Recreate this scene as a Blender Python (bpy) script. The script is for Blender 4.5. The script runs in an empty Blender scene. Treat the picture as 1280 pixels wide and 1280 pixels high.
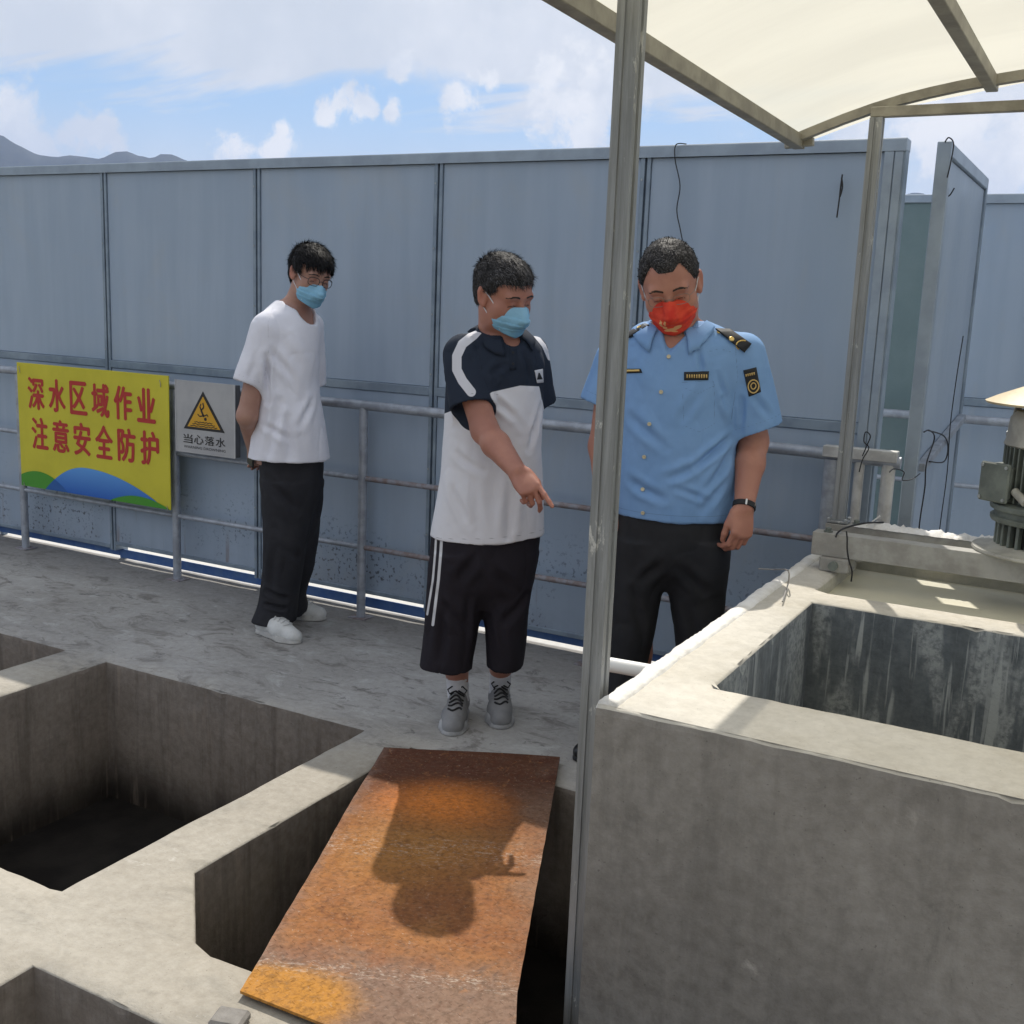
import bpy, math, random
import numpy as np
from mathutils import Vector, Matrix
from mathutils.geometry import delaunay_2d_cdt
from mathutils.bvhtree import BVHTree

SC = bpy.context.scene
COL = SC.collection
R = math.radians
rng = np.random.default_rng(7)

# ------------------------------------------------------------ camera
CAM_H, FOC = 1.47, 1393.12
YAW, PIT, ROL = R(-28.4953), R(10.7057), R(2.2777)
_f = np.array([math.sin(YAW)*math.cos(PIT), math.cos(YAW)*math.cos(PIT), -math.sin(PIT)])
_r = np.array([math.cos(YAW), -math.sin(YAW), 0.0])
_u = np.cross(_r, _f)
_c, _s = math.cos(ROL), math.sin(ROL)
AX = np.array([_c*_r+_s*_u, -_s*_r+_c*_u, _f])
CP = np.array([0, 0, CAM_H])
FH = np.array([math.sin(YAW), math.cos(YAW), 0.0])     # level direction of view
RH = np.array([math.cos(YAW), -math.sin(YAW), 0.0])
cd = bpy.data.cameras.new('camera')
cam = bpy.data.objects.new('camera', cd); COL.objects.link(cam)
cd.sensor_width = 36; cd.lens = FOC/1280*36
cd.clip_start = .05; cd.clip_end = 30000
m = Matrix.Identity(4)
for i in range(3):
    m[i][0], m[i][1], m[i][2] = AX[0][i], AX[1][i], -AX[2][i]
    m[i][3] = CP[i]
cam.matrix_world = m
SC.camera = cam

def ray(u, v):
    return np.array([(u-640)/FOC, -(v-640)/FOC, 1.0]) @ AX
def onz(u, v, z):
    d = ray(u, v); return CP + d*((z-CAM_H)/d[2])
def ony(u, v, y):
    d = ray(u, v); return CP + d*(y/d[1])
def W(u, v, D):
    d = ray(u, v); return CP + d*(D/(d @ FH))

# ------------------------------------------------------------ exposure, sun, sky
SC.view_settings.view_transform = 'Standard'
SC.view_settings.look = 'None'
SC.view_settings.exposure = 0.0
SC.view_settings.gamma = 1.0
SC.view_settings.use_curve_mapping = False
SUN_T = np.array([.328, -.735, -1.0]); SUN_T /= np.linalg.norm(SUN_T)   # way the light travels
sd = bpy.data.lights.new('sun', 'SUN'); sun = bpy.data.objects.new('sun', sd); COL.objects.link(sun)
sd.energy = 4.3; sd.angle = R(.53); sd.color = (1, .94, .84)
sun.rotation_euler = Vector(SUN_T).to_track_quat('-Z', 'Y').to_euler()
sun.location = (-3, 6, 8)
SUN_EL = math.asin(-SUN_T[2]); SUN_AZ = math.atan2(-SUN_T[0], -SUN_T[1])
world = bpy.data.worlds.new('World'); SC.world = world; world.use_nodes = True
WN = world.node_tree
SKY_STRENGTH = .115

class NT:
    """short hand for node trees"""
    def __init__(s, nt): s.nt = nt
    def n(s, t, **k):
        n = s.nt.nodes.new(t)
        for a, b in k.items(): setattr(n, a, b)
        return n
    def l(s, a, b): s.nt.links.new(a, b)
    def put(s, sock, v):
        if v is None: return
        if hasattr(v, 'links') or isinstance(v, bpy.types.NodeSocket): s.l(v, sock)
        else:
            if sock.type == 'RGBA' and not hasattr(v, '__len__'): v = (v, v, v, 1)
            if sock.type == 'RGBA' and len(v) == 3: v = (*v, 1)
            sock.default_value = v
    def math(s, op, a, b=None, c=None, clamp=False):
        n = s.n('ShaderNodeMath', operation=op, use_clamp=clamp)
        s.put(n.inputs[0], a); s.put(n.inputs[1], b)
        if c is not None: s.put(n.inputs[2], c)
        return n.outputs[0]
    def vec(s, op, a, b=None, scale=None):
        n = s.n('ShaderNodeVectorMath', operation=op)
        s.put(n.inputs[0], a)
        if b is not None: s.put(n.inputs[1], b)
        if scale is not None: n.inputs['Scale'].default_value = scale
        return n.outputs['Value'] if op in ('DISTANCE', 'LENGTH', 'DOT_PRODUCT') else n.outputs[0]
    def mapr(s, v, a, b, c=0.0, d=1.0, smooth=True):
        n = s.n('ShaderNodeMapRange')
        if smooth: n.interpolation_type = 'SMOOTHSTEP'
        s.put(n.inputs[0], v)
        for i, x in zip((1, 2, 3, 4), (a, b, c, d)): s.put(n.inputs[i], x)
        return n.outputs[0]
    def mix(s, f, a, b, blend='MIX'):
        n = s.n('ShaderNodeMix', data_type='RGBA', blend_type=blend)
        s.put(n.inputs[0], f); s.put(n.inputs[6], a); s.put(n.inputs[7], b)
        return n.outputs[2]
    def coord(s, kind='Object', scale=(1, 1, 1), loc=(0, 0, 0), rot=(0, 0, 0)):
        t = s.n('ShaderNodeTexCoord'); mp = s.n('ShaderNodeMapping')
        s.l(t.outputs[kind], mp.inputs[0])
        mp.inputs['Scale'].default_value = scale; mp.inputs['Location'].default_value = loc
        mp.inputs['Rotation'].default_value = rot
        return mp.outputs[0]
    def noise(s, scale, detail=4, rough=.55, vec=None, dist=0.0):
        n = s.n('ShaderNodeTexNoise')
        n.inputs['Scale'].default_value = scale; n.inputs['Detail'].default_value = detail
        n.inputs['Roughness'].default_value = rough; n.inputs['Distortion'].default_value = dist
        s.l(vec if vec is not None else s.coord(), n.inputs['Vector'])
        return n.outputs['Fac']
    def sep(s, v):
        n = s.n('ShaderNodeSeparateXYZ'); s.l(v, n.inputs[0]); return n.outputs
    def attr(s, name):
        n = s.n('ShaderNodeAttribute'); n.attribute_name = name; return n.outputs['Fac']
    def bump(s, h, strength=.3, dist=.01, normal=None):
        n = s.n('ShaderNodeBump'); n.inputs['Strength'].default_value = strength
        n.inputs['Distance'].default_value = dist; s.l(h, n.inputs['Height'])
        if normal is not None: s.l(normal, n.inputs['Normal'])
        return n.outputs[0]

g = NT(WN); WN.nodes.clear()
wo = g.n('ShaderNodeOutputWorld'); bg = g.n('ShaderNodeBackground')
bg.inputs['Strength'].default_value = SKY_STRENGTH
g.l(bg.outputs[0], wo.inputs[0])
sky = g.n('ShaderNodeTexSky', sky_type='NISHITA')
sky.sun_disc = False; sky.sun_elevation = SUN_EL; sky.sun_rotation = SUN_AZ
sky.air_density = 1.0; sky.dust_density = .6; sky.ozone_density = 1.6; sky.altitude = 300
def build_clouds():
    d = g.n('ShaderNodeTexCoord').outputs['Generated']
    dx, dy, dz = g.sep(d)
    el = g.math('ARCSINE', dz)
    az = g.math('ARCTAN2', dx, dy)
    # sheet clouds live on a plane above, so they thin out towards the horizon as real ones do
    inv = g.math('DIVIDE', 1.0, g.math('MAXIMUM', g.math('ADD', dz, .12), .05))
    pc = g.n('ShaderNodeCombineXYZ'); g.l(g.math('MULTIPLY', dx, inv), pc.inputs[0]); g.l(g.math('MULTIPLY', dy, inv), pc.inputs[1])
    plane = pc.outputs[0]
    st = g.n('ShaderNodeMapping'); st.inputs['Scale'].default_value = (.55, 1.5, 1); st.inputs['Rotation'].default_value = (0, 0, .42)
    st.inputs['Location'].default_value = (.3, .1, 0); g.l(plane, st.inputs[0])
    n1 = g.noise(1.6, 7, .58, st.outputs[0], .5)
    elev = g.mapr(el, .135, .215, -.10, .30)  # veil made nearly full higher up, beyond the view too, to raise the fill light
    veil = g.mapr(g.math('ADD', n1, elev), .42, .60)
    low = g.mapr(el, .165, .07, 0.0, .9)                   # milky band over the hills
    n0 = g.noise(3.0, 4, .6, d)
    low = g.math('MULTIPLY', low, g.mapr(n0, .3, .7, .55, 1.0))
    wob = g.n('ShaderNodeTexNoise'); wob.inputs['Scale'].default_value = 16; wob.inputs['Detail'].default_value = 6; wob.inputs['Roughness'].default_value = .6
    g.l(d, wob.inputs['Vector'])
    wv = g.vec('SCALE', g.vec('SUBTRACT', wob.outputs['Color'], (.5, .5, .5)), scale=.05)
    dd = g.vec('ADD', d, wv)
    puffs = [(0, 150, .035), (40, 160, .04), (95, 168, .026), (140, 172, .016), (420, 125, .018), (452, 130, .013), (490, 138, .012),
             (571, 132, .021), (505, 84, .016), (600, 100, .014), (700, 128, .034), (742, 118, .036), (690, 95, .022), (735, 160, .03),
             (300, 188, .02), (345, 186, .02), (1160, 190, .03), (1200, 175, .035), (1270, 210, .05), (1060, 165, .03)]
    tot = None
    for (u, v, rad) in puffs:
        q = ray(u, v); q = q/np.linalg.norm(q)
        ds = g.vec('DISTANCE', dd, tuple(q))
        k = g.mapr(ds, rad*1.5, rad*.1, 0, 1, False)
        tot = k if tot is None else g.math('MAXIMUM', tot, k)
    crisp = g.noise(26, 8, .62, d, .3)
    tot = g.mapr(g.math('ADD', tot, g.math('MULTIPLY', g.math('SUBTRACT', crisp, .5), 2.4)), .34, .80)
    # the same sort of puffs go on round the rest of the sky
    pn = g.noise(5.5, 7, .55, d, .2)
    other = g.math('MULTIPLY', g.mapr(pn, .56, .66), g.mapr(el, .24, .34))
    right = g.math('MULTIPLY', g.mapr(az, -.42, -.12), g.mapr(g.noise(4.2, 6, .6, d, .3), .38, .56))
    cl = g.math('MAXIMUM', g.math('MAXIMUM', veil, other), g.math('MAXIMUM', low, g.math('MULTIPLY', right, .9)))
    shade = g.noise(9, 6, .6, d)
    c_sheet = g.mix(g.mapr(shade, .3, .7), (6.1, 6.5, 7.1), (7.4, 7.6, 8.0))
    c_puff = g.mix(g.mapr(shade, .35, .65), (6.2, 6.7, 7.5), (8.4, 8.5, 8.7))
    base = g.mix(.6, sky.outputs[0], (3.5, 5.3, 7.8))
    base = g.mix(g.math('MULTIPLY', cl, .93), base, c_sheet)
    base = g.mix(g.math('MULTIPLY', tot, .97), base, c_puff)
    g.l(base, bg.inputs['Color'])
build_clouds()

# ------------------------------------------------------------ object helpers
def empty(name, loc, label=None, cat=None, group=None, rz=0):
    o = bpy.data.objects.new(name, None); COL.objects.link(o); o.location = loc
    o.rotation_euler = (0, 0, rz); o.empty_display_size = .1
    tag(o, label, cat, group); return o
def tag(o, label=None, cat=None, group=None, kind=None):
    if label: o['label'] = label
    if cat: o['category'] = cat
    if group: o['group'] = group
    if kind: o['kind'] = kind
    return o
def ploc(p):
    """world place of a parent chain (no rotation is used on the parents)"""
    v = np.zeros(3)
    while p is not None:
        v += np.array(p.location); p = p.parent
    return v
def link(name, me, mat=None, parent=None, smooth=False, local=False):
    if mat is not None:
        me.materials.clear()
        for mm in (mat if isinstance(mat, (list, tuple)) else [mat]): me.materials.append(mm)
    if smooth: me.polygons.foreach_set('use_smooth', [True]*len(me.polygons))
    o = bpy.data.objects.new(name, me); COL.objects.link(o)
    if parent is not None:
        o.parent = parent
        if not local:
            L = ploc(parent)
            if np.abs(L).max() > 0: me.transform(Matrix.Translation(Vector(-L)))
    return o

class MB:
    """collects simple solids into one mesh"""
    def __init__(s): s.v = []; s.f = []
    def add(s, vs, fs):
        k = len(s.v); s.v += [tuple(map(float, p)) for p in vs]; s.f += [tuple(i+k for i in f) for f in fs]; return s
    def box(s, lo, hi, bev=.002, M=None):
        """box with small chamfers, optional 4x4"""
        lo = np.array(lo, float); hi = np.array(hi, float)
        lo, hi = np.minimum(lo, hi), np.maximum(lo, hi)
        b = min(bev, *(hi-lo)*.4)
        P = []
        idx = {}
        for cx in (0, 1):
            for cy in (0, 1):
                for cz in (0, 1):
                    c = np.array([hi[0] if cx else lo[0], hi[1] if cy else lo[1], hi[2] if cz else lo[2]])
                    sg = np.array([-1 if cx else 1, -1 if cy else 1, -1 if cz else 1])*b
                    for ax in range(3):
                        q = c+sg; q[ax] = c[ax]
                        idx[(cx, cy, cz, ax)] = len(P); P.append(q)
        F = []
        for ax in range(3):
            a1, a2 = [(1, 2), (2, 0), (0, 1)][ax]
            for side in (0, 1):
                q = []
                for (i, j) in ((0, 0), (1, 0), (1, 1), (0, 1)):
                    c = [0, 0, 0]; c[ax] = side; c[a1] = i; c[a2] = j
                    q.append(idx[(*c, ax)])
                F.append(q if side else q[::-1])
        for ax in range(3):
            a1, a2 = [(1, 2), (2, 0), (0, 1)][ax]
            for i in (0, 1):
                for j in (0, 1):
                    c0 = [0, 0, 0]; c0[a1] = i; c0[a2] = j; c1 = list(c0); c1[ax] = 1
                    q = [idx[(*c0, a1)], idx[(*c1, a1)], idx[(*c1, a2)], idx[(*c0, a2)]]
                    F.append(q if (i != j) else q[::-1])
        for cx in (0, 1):
            for cy in (0, 1):
                for cz in (0, 1):
                    t = [idx[(cx, cy, cz, a)] for a in range(3)]
                    F.append(t if (cx+cy+cz) % 2 == 1 else t[::-1])
        if M is not None: P = [tuple(M @ Vector(p)) for p in P]
        return s.add(P, F)
    def bar(s, a, b, w, h=None, up=(0, 0, 1), bev=.002):
        """box bar from a to b, w across, h along up"""
        a = Vector(a); b = Vector(b); d = b-a; L = d.length; d.normalize()
        up = Vector(up)
        if abs(up.dot(d)) > .98: up = Vector((0, 1, 0)) if abs(d.y) < .9 else Vector((1, 0, 0))
        x = d.cross(up).normalized(); z = x.cross(d).normalized(); h = h or w
        M = Matrix((( x.x, d.x, z.x, a.x), (x.y, d.y, z.y, a.y), (x.z, d.z, z.z, a.z), (0, 0, 0, 1)))
        return s.box((-w/2, 0, -h/2), (w/2, L, h/2), bev, M)
    def tube(s, pts, r, n=12, caps=True):
        pts = [Vector(p) for p in pts]
        rr = r if hasattr(r, '__len__') else [r]*len(pts)
        V = []; F = []
        t0 = (pts[1]-pts[0]).normalized()
        up = Vector((0, 0, 1)) if abs(t0.z) < .9 else Vector((1, 0, 0))
        x = t0.cross(up).normalized()
        for i, p in enumerate(pts):
            t = (pts[min(i+1, len(pts)-1)]-pts[max(i-1, 0)]).normalized()
            x = (x-t*x.dot(t)).normalized(); y = t.cross(x)
            for k in range(n):
                a = 2*math.pi*k/n
                V.append(p+(x*math.cos(a)+y*math.sin(a))*rr[i])
        for i in range(len(pts)-1):
            for k in range(n):
                a, b = i*n+k, i*n+(k+1) % n
                F.append((a, b, b+n, a+n))
        if caps:
            F.append(tuple(range(n))[::-1]); F.append(tuple((len(pts)-1)*n+k for k in range(n)))
        return s.add(V, F)
    def lathe(s, c, prof, n=32, axis='Z'):
        V = []; F = []
        for (r, z) in prof:
            for k in range(n):
                a = 2*math.pi*k/n
                V.append((c[0]+r*math.cos(a), c[1]+r*math.sin(a), c[2]+z))
        for i in range(len(prof)-1):
            for k in range(n):
                a, b = i*n+k, i*n+(k+1) % n
                F.append((a, b, b+n, a+n))
        F.append(tuple(range(n))[::-1]); F.append(tuple((len(prof)-1)*n+k for k in range(n)))
        return s.add(V, F)
    def mesh(s, name):
        me = bpy.data.meshes.new(name); me.from_pydata(s.v, [], s.f); me.update(); return me
    def build(s, name, mat, parent=None, smooth=False):
        me = s.mesh(name)
        o = link(name, me, mat, parent)
        if smooth:
            me.polygons.foreach_set('use_smooth', [True]*len(me.polygons))
            try: me.set_sharp_from_angle(angle=R(40))
            except Exception: pass
        return o

# ------------------------------------------------------------ materials
def material(name, col, rough=.6, metal=0.0, spec=.5):
    m = bpy.data.materials.new(name); m.use_nodes = True
    n = NT(m.node_tree); b = m.node_tree.nodes['Principled BSDF']
    n.b = b; n.m = m
    b.inputs['Base Color'].default_value = (*col, 1); b.inputs['Roughness'].default_value = rough
    b.inputs['Metallic'].default_value = metal; b.inputs['Specular IOR Level'].default_value = spec
    return n
def vari(name, col, col2, scale=8, rough=.6, metal=0.0, bump=.2, bdist=.003, stretch=(1, 1, 1), lo=.35, hi=.65, spec=.5, fine=90):
    n = material(name, col, rough, metal, spec)
    c = n.coord(scale=stretch)
    f = n.noise(scale, 6, .6, c)
    n.l(n.mix(n.mapr(f, lo, hi), col, col2), n.b.inputs['Base Color'])
    if bump: n.l(n.bump(n.noise(fine, 4, .6, c), bump, bdist), n.b.inputs['Normal'])
    return n
def finish_concrete(name, base, dark, light, stain=.5, streak=0.0, bump=.5, drips=None, foot_shade=None, scale=1.0):
    n = material(name, base, .88, 0, .25)
    c = n.coord()
    big = n.noise(1.3*scale, 6, .62, c, .4)
    mid = n.noise(6*scale, 8, .68, c, .6)
    fin = n.noise(38*scale, 6, .7, c)
    col = n.mix(n.mapr(big, .36, .64), dark, light)
    col = n.mix(n.mapr(mid, .30, .70, 0, .75), col, base)
    col = n.mix(n.math('MULTIPLY', n.mapr(mid, .60, .75), stain), col, tuple(x*.45 for x in base))
    col = n.mix(n.math('MULTIPLY', n.mapr(mid, .36, .28), stain*.8), col, tuple(min(.8, x*1.55) for x in light))
    col = n.mix(n.mapr(fin, .2, .8, .0, 1.0), n.mix(.16, col, (.02, .02, .02)), n.mix(.08, col, (.9, .9, .88)))
    pit = n.noise(150*scale, 3, .5, c)
    col = n.mix(n.mapr(pit, .68, .76, 0, .5), col, (.06, .055, .05))
    if foot_shade:
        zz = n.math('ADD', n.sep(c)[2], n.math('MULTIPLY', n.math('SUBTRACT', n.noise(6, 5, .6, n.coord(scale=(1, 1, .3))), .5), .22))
        col = n.mix(n.mapr(zz, foot_shade[0]+foot_shade[1]*1.6, foot_shade[0]+.01, 0, .93), col, (.014, .011, .009))  # ragged dark foot: shade towards the pit floor painted into the wall colour
    scr = n.noise(5, 8, .82, n.coord(scale=(1, 1, 2.6), rot=(0, .7, .3)), 1.8)
    col = n.mix(n.mapr(scr, .655, .69, 0, .5*min(1, stain*2)), col, tuple(min(.7, x*1.9) for x in base))
    if streak:
        cs = n.coord(scale=(9, 9, .8)); sn = n.noise(1.8, 6, .65, cs, .3)
        col = n.mix(n.math('MULTIPLY', n.mapr(sn, .48, .66), streak), col, tuple(x*.35 for x in base))
        sn2 = n.noise(2.6, 5, .6, n.coord(scale=(7, 7, .6), loc=(3, 5, 1)), .3)
        col = n.mix(n.math('MULTIPLY', n.mapr(sn2, .56, .70), streak*.8), col, tuple(min(.7, x*1.7) for x in base))
    if drips:
        spk = n.noise(45, 6, .78, c)
        wide = n.mapr(n.noise(1.0, 5, .6, n.coord(scale=(6.5, 6.5, 1.3)), .25), .49, .57)
        run1 = n.mapr(n.noise(1.0, 3, .5, n.coord(scale=(26, 26, 1.6), loc=(2, 1, 0)), .35), .59, .65)
        run2 = n.mapr(n.noise(1.0, 3, .5, n.coord(scale=(60, 60, 3.2), loc=(5, 3, 2)), .3), .62, .68)
        k = n.math('MULTIPLY', n.math('MULTIPLY', wide, .75), n.mapr(spk, .36, .60, .12, 1.0))
        k = n.math('MAXIMUM', k, n.math('MULTIPLY', n.math('MAXIMUM', run1, n.math('MULTIPLY', run2, .7)), n.mapr(spk, .25, .5, .35, .9)))
        col = n.mix(n.math('MULTIPLY', k, .8), col, drips)
    n.l(col, n.b.inputs['Base Color'])
    h = n.math('ADD', n.math('MULTIPLY', mid, .9), n.math('ADD', n.math('MULTIPLY', fin, .35), n.math('MULTIPLY', pit, .12)))
    n.l(n.bump(h, bump, .012), n.b.inputs['Normal'])
    n.l(n.mapr(big, .3, .7, .92, .72), n.b.inputs['Roughness'])
    return n.m
M = {}
# the walking surface: darker and smeared by the fence, clean and pale on the narrow wall tops
def deck_material():
    n = material('deck_concrete', (.3, .3, .3), .85, 0, .3)
    c = n.coord(); x, y, z = n.sep(c)
    mid = n.noise(4.6, 8, .66, n.coord(scale=(1, 1.7, 1)), .8)
    big = n.noise(.9, 5, .6, c, .5)
    fin = n.noise(34, 6, .7, c)
    pit = n.noise(140, 3, .55, c)
    back = n.mapr(n.math('ADD', y, n.math('MULTIPLY', n.math('SUBTRACT', mid, .5), .5)), 2.7, 3.1)
    worn = n.mix(n.mapr(big, .35, .65), (.30, .287, .27), (.42, .405, .385))
    worn = n.mix(n.mapr(mid, .46, .30), worn, (.47, .465, .45))
    worn = n.mix(n.mapr(mid, .52, .66, 0, .8), worn, (.165, .15, .135))
    scf = n.noise(7, 7, .75, n.coord(scale=(1, 2.2, 1), rot=(0, 0, .5)), 1.2)
    worn = n.mix(n.mapr(scf, .56, .66, 0, .7), worn, (.085, .08, .076))
    near_fence = n.mapr(n.math('ADD', y, n.math('MULTIPLY', big, .6)), 3.95, 4.35, 0, .6)  # the deck turns darker towards the fence
    worn = n.mix(near_fence, worn, (.15, .14, .13))
    clean = n.mix(n.mapr(big, .35, .65), (.34, .305, .25), (.43, .395, .335))
    clean = n.mix(n.mapr(mid, .50, .68, 0, .55), clean, (.26, .24, .20))
    clean = n.mix(n.mapr(scf, .60, .72, 0, .7), clean, (.56, .53, .48))
    col = n.mix(back, clean, worn)
    col = n.mix(n.mapr(y, 4.20, 4.22), col, (.62, .60, .56))
    col = n.mix(n.mapr(fin, .2, .8), n.mix(.16, col, (.02, .02, .02)), n.mix(.08, col, (.9, .9, .88)))
    col = n.mix(n.mapr(pit, .68, .75, 0, .55), col, (.05, .045, .04))
    n.l(col, n.b.inputs['Base Color'])
    h = n.math('ADD', mid, n.math('ADD', n.math('MULTIPLY', fin, .4), n.math('MULTIPLY', pit, .15)))
    n.l(n.bump(h, .45, .012), n.b.inputs['Normal'])
    return n.m
M['deck'] = deck_material()
M['pitwall'] = finish_concrete('pit_wall_concrete', (.225, .182, .145), (.14, .113, .092), (.275, .232, .19), .35, .42, .35, foot_shade=(-.575, .16))
M['tank'] = finish_concrete('tank_face_concrete', (.205, .190, .172), (.125, .115, .105), (.30, .28, .257), .55, .18, .4, scale=.9)
M['tanktop'] = finish_concrete('tank_top_render', (.56, .53, .47), (.50, .46, .38), (.62, .59, .53), .22, 0, .25)
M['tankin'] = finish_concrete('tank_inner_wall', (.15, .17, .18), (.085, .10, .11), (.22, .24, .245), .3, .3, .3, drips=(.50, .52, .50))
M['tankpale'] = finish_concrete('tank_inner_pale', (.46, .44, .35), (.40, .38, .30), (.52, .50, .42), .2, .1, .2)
M['white_lime'] = vari('white_lime_paint', (.80, .79, .77), (.66, .64, .60), 14, .8, 0, .5, .006).m
M['slurry'] = vari('pale_lime_slurry', (.66, .63, .50), (.58, .56, .44), 3, .5, 0, .15, .003).m
M['sludge'] = vari('dark_sludge', (.012, .010, .009), (.022, .019, .016), 5, .75, 0, .3, .004, spec=.15).m
def fence_material():
    n = material('fence_panel_paint', (.3, .38, .48), .42, 0, .45)
    c = n.coord(); x, y, z = n.sep(c)
    st = n.noise(1.7, 5, .6, n.coord(scale=(6, 6, .5)), .2)
    bg_ = n.noise(1.1, 4, .6, c)
    col = n.mix(n.mapr(st, .35, .65), (.315, .385, .475), (.35, .42, .51))
    col = n.mix(n.mapr(bg_, .4, .7, 0, .45), col, (.29, .37, .48))
    sp = n.noise(48, 3, .6, c); zone = n.noise(2.2, 4, .6, c)
    lowz = n.mapr(z, .62, .12)
    k = n.math('MULTIPLY', n.math('MULTIPLY', lowz, n.mapr(zone, .46, .58)), n.mapr(sp, .56, .62))
    col = n.mix(k, col, (.045, .05, .06))
    col = n.mix(n.math('MULTIPLY', n.mapr(z, .35, .05), n.mapr(zone, .35, .6, .1, .45)), col, (.20, .22, .25))
    scr = n.noise(3, 7, .8, n.coord(scale=(2, 2, 9)), 1.5)
    col = n.mix(n.mapr(scr, .70, .74, 0, .35), col, (.5, .54, .58))
    n.l(col, n.b.inputs['Base Color'])
    rs = n.noise(1, 6, .65, n.coord(scale=(14, 14, .9)), .3)
    rk = n.math('MULTIPLY', n.mapr(rs, .60, .68), n.mapr(n.math('ADD', z, n.math('MULTIPLY', zone, .5)), .62, .30))
    col = n.mix(n.math('MULTIPLY', rk, .55), col, (.19, .12, .085))
    dst = n.noise(2.4, 7, .7, n.coord(scale=(1, 1, .6)), .6)
    col = n.mix(n.mapr(dst, .52, .70, 0, .22), col, (.40, .40, .38))
    n.nt.links.new(col, n.b.inputs['Base Color'])
    dent = n.math('ADD', n.noise(1.3, 3, .5, n.coord(scale=(1, 1, .7)), .4), n.math('MULTIPLY', n.noise(7, 2, .5, c), .10))
    n.l(n.bump(dent, .35, .045), n.b.inputs['Normal'])
    n.l(n.mapr(st, .3, .7, .36, .55), n.b.inputs['Roughness'])
    return n.m
M['panel'] = fence_material()
M['panel_green'] = vari('fence_panel_green_grey', (.13, .19, .195), (.16, .22, .225), 3, .5).m
M['fframe'] = vari('fence_frame_metal', (.27, .33, .39), (.20, .25, .31), 9, .45, .25, .1).m
M['fcap'] = vari('fence_cap_metal', (.34, .40, .46), (.28, .33, .39), 9, .4, .3, .1).m
M['galv'] = vari('galvanised_steel', (.42, .44, .45), (.27, .29, .30), 18, .42, .45, .25, .002, (6, 6, .6)).m
M['rail'] = vari('silver_painted_tube', (.40, .43, .48), (.29, .31, .35), 20, .45, .35, .2, .002).m
M['rail_rust'] = vari('rusty_tube', (.22, .17, .16), (.30, .30, .33), 22, .6, .2, .3, .002).m
M['silver'] = vari('bright_silver_paint', (.62, .61, .58), (.45, .44, .42), 14, .45, .3, .2, .002).m
M['blue'] = vari('blue_track_paint', (.045, .12, .33), (.08, .16, .34), 14, .5, 0, .2).m
def post_material():
    n = material('post_galvanised', (.4, .41, .41), .5, .35, .4)
    c = n.coord(); x, y, z = n.sep(c)
    v = n.noise(3, 6, .7, n.coord(scale=(16, 16, .9)), .3)
    col = n.mix(n.mapr(v, .35, .65), (.22, .23, .235), (.33, .345, .355))
    b = n.noise(22, 6, .75, n.coord(scale=(1, 1, .45)), .4)
    col = n.mix(n.mapr(b, .60, .66, 0, .8), col, (.62, .62, .60))
    col = n.mix(n.mapr(b, .36, .30, 0, .6), col, (.12, .12, .115))
    n.l(col, n.b.inputs['Base Color']); n.l(n.bump(b, .3, .002), n.b.inputs['Normal'])
    return n.m
M['post'] = post_material()
M['beamconc'] = vari('channel_grey_paint', (.40, .395, .37), (.28, .27, .25), 12, .7, .1, .4, .003).m
M['motor'] = vari('motor_grey_green', (.20, .225, .20), (.11, .125, .115), 10, .6, .15, .3, .003).m
M['motorl'] = vari('motor_pale_paint', (.46, .45, .40), (.30, .29, .26), 12, .6, .1, .3, .003).m
M['cone'] = vari('tan_cap_paint', (.66, .56, .36), (.50, .41, .26), 9, .55, 0, .3, .003).m
M['black'] = material('black_cable_rubber', (.012, .012, .014), .55).m
M['darkslot'] = material('dark_slot', (.015, .016, .017), .8).m
M['pvc'] = material('white_pvc', (.80, .80, .80), .35).m
M['wire'] = material('grey_wire', (.32, .31, .30), .5, .5).m
def canopy_material():
    n = material('cream_canopy_fabric', (.80, .76, .64), .7, 0, .2)
    nt = n.nt
    tr = n.n('ShaderNodeBsdfTranslucent'); df = n.n('ShaderNodeBsdfDiffuse'); tp = n.n('ShaderNodeBsdfTransparent')
    f = n.noise(2.0, 5, .6, n.coord(scale=(.5, 2.5, 1)), .4)
    col = n.mix(n.mapr(f, .3, .7), (.69, .65, .53), (.75, .71, .58))
    n.l(col, tr.inputs[0]); n.l(col, df.inputs[0])
    tp.inputs[0].default_value = (1, .97, .86, 1)
    m1 = n.n('ShaderNodeMixShader'); m1.inputs[0].default_value = .72; n.l(df.outputs[0], m1.inputs[1]); n.l(tr.outputs[0], m1.inputs[2])
    m2 = n.n('ShaderNodeMixShader'); m2.inputs[0].default_value = .24; n.l(m1.outputs[0], m2.inputs[1]); n.l(tp.outputs[0], m2.inputs[2])
    nt.links.new(m2.outputs[0], nt.nodes['Material Output'].inputs['Surface'])
    return n.m
M['canopy'] = canopy_material()
M['cframe'] = vari('canopy_frame_steel', (.36, .34, .28), (.24, .225, .185), 10, .55, .15, .3, .002).m
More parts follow.
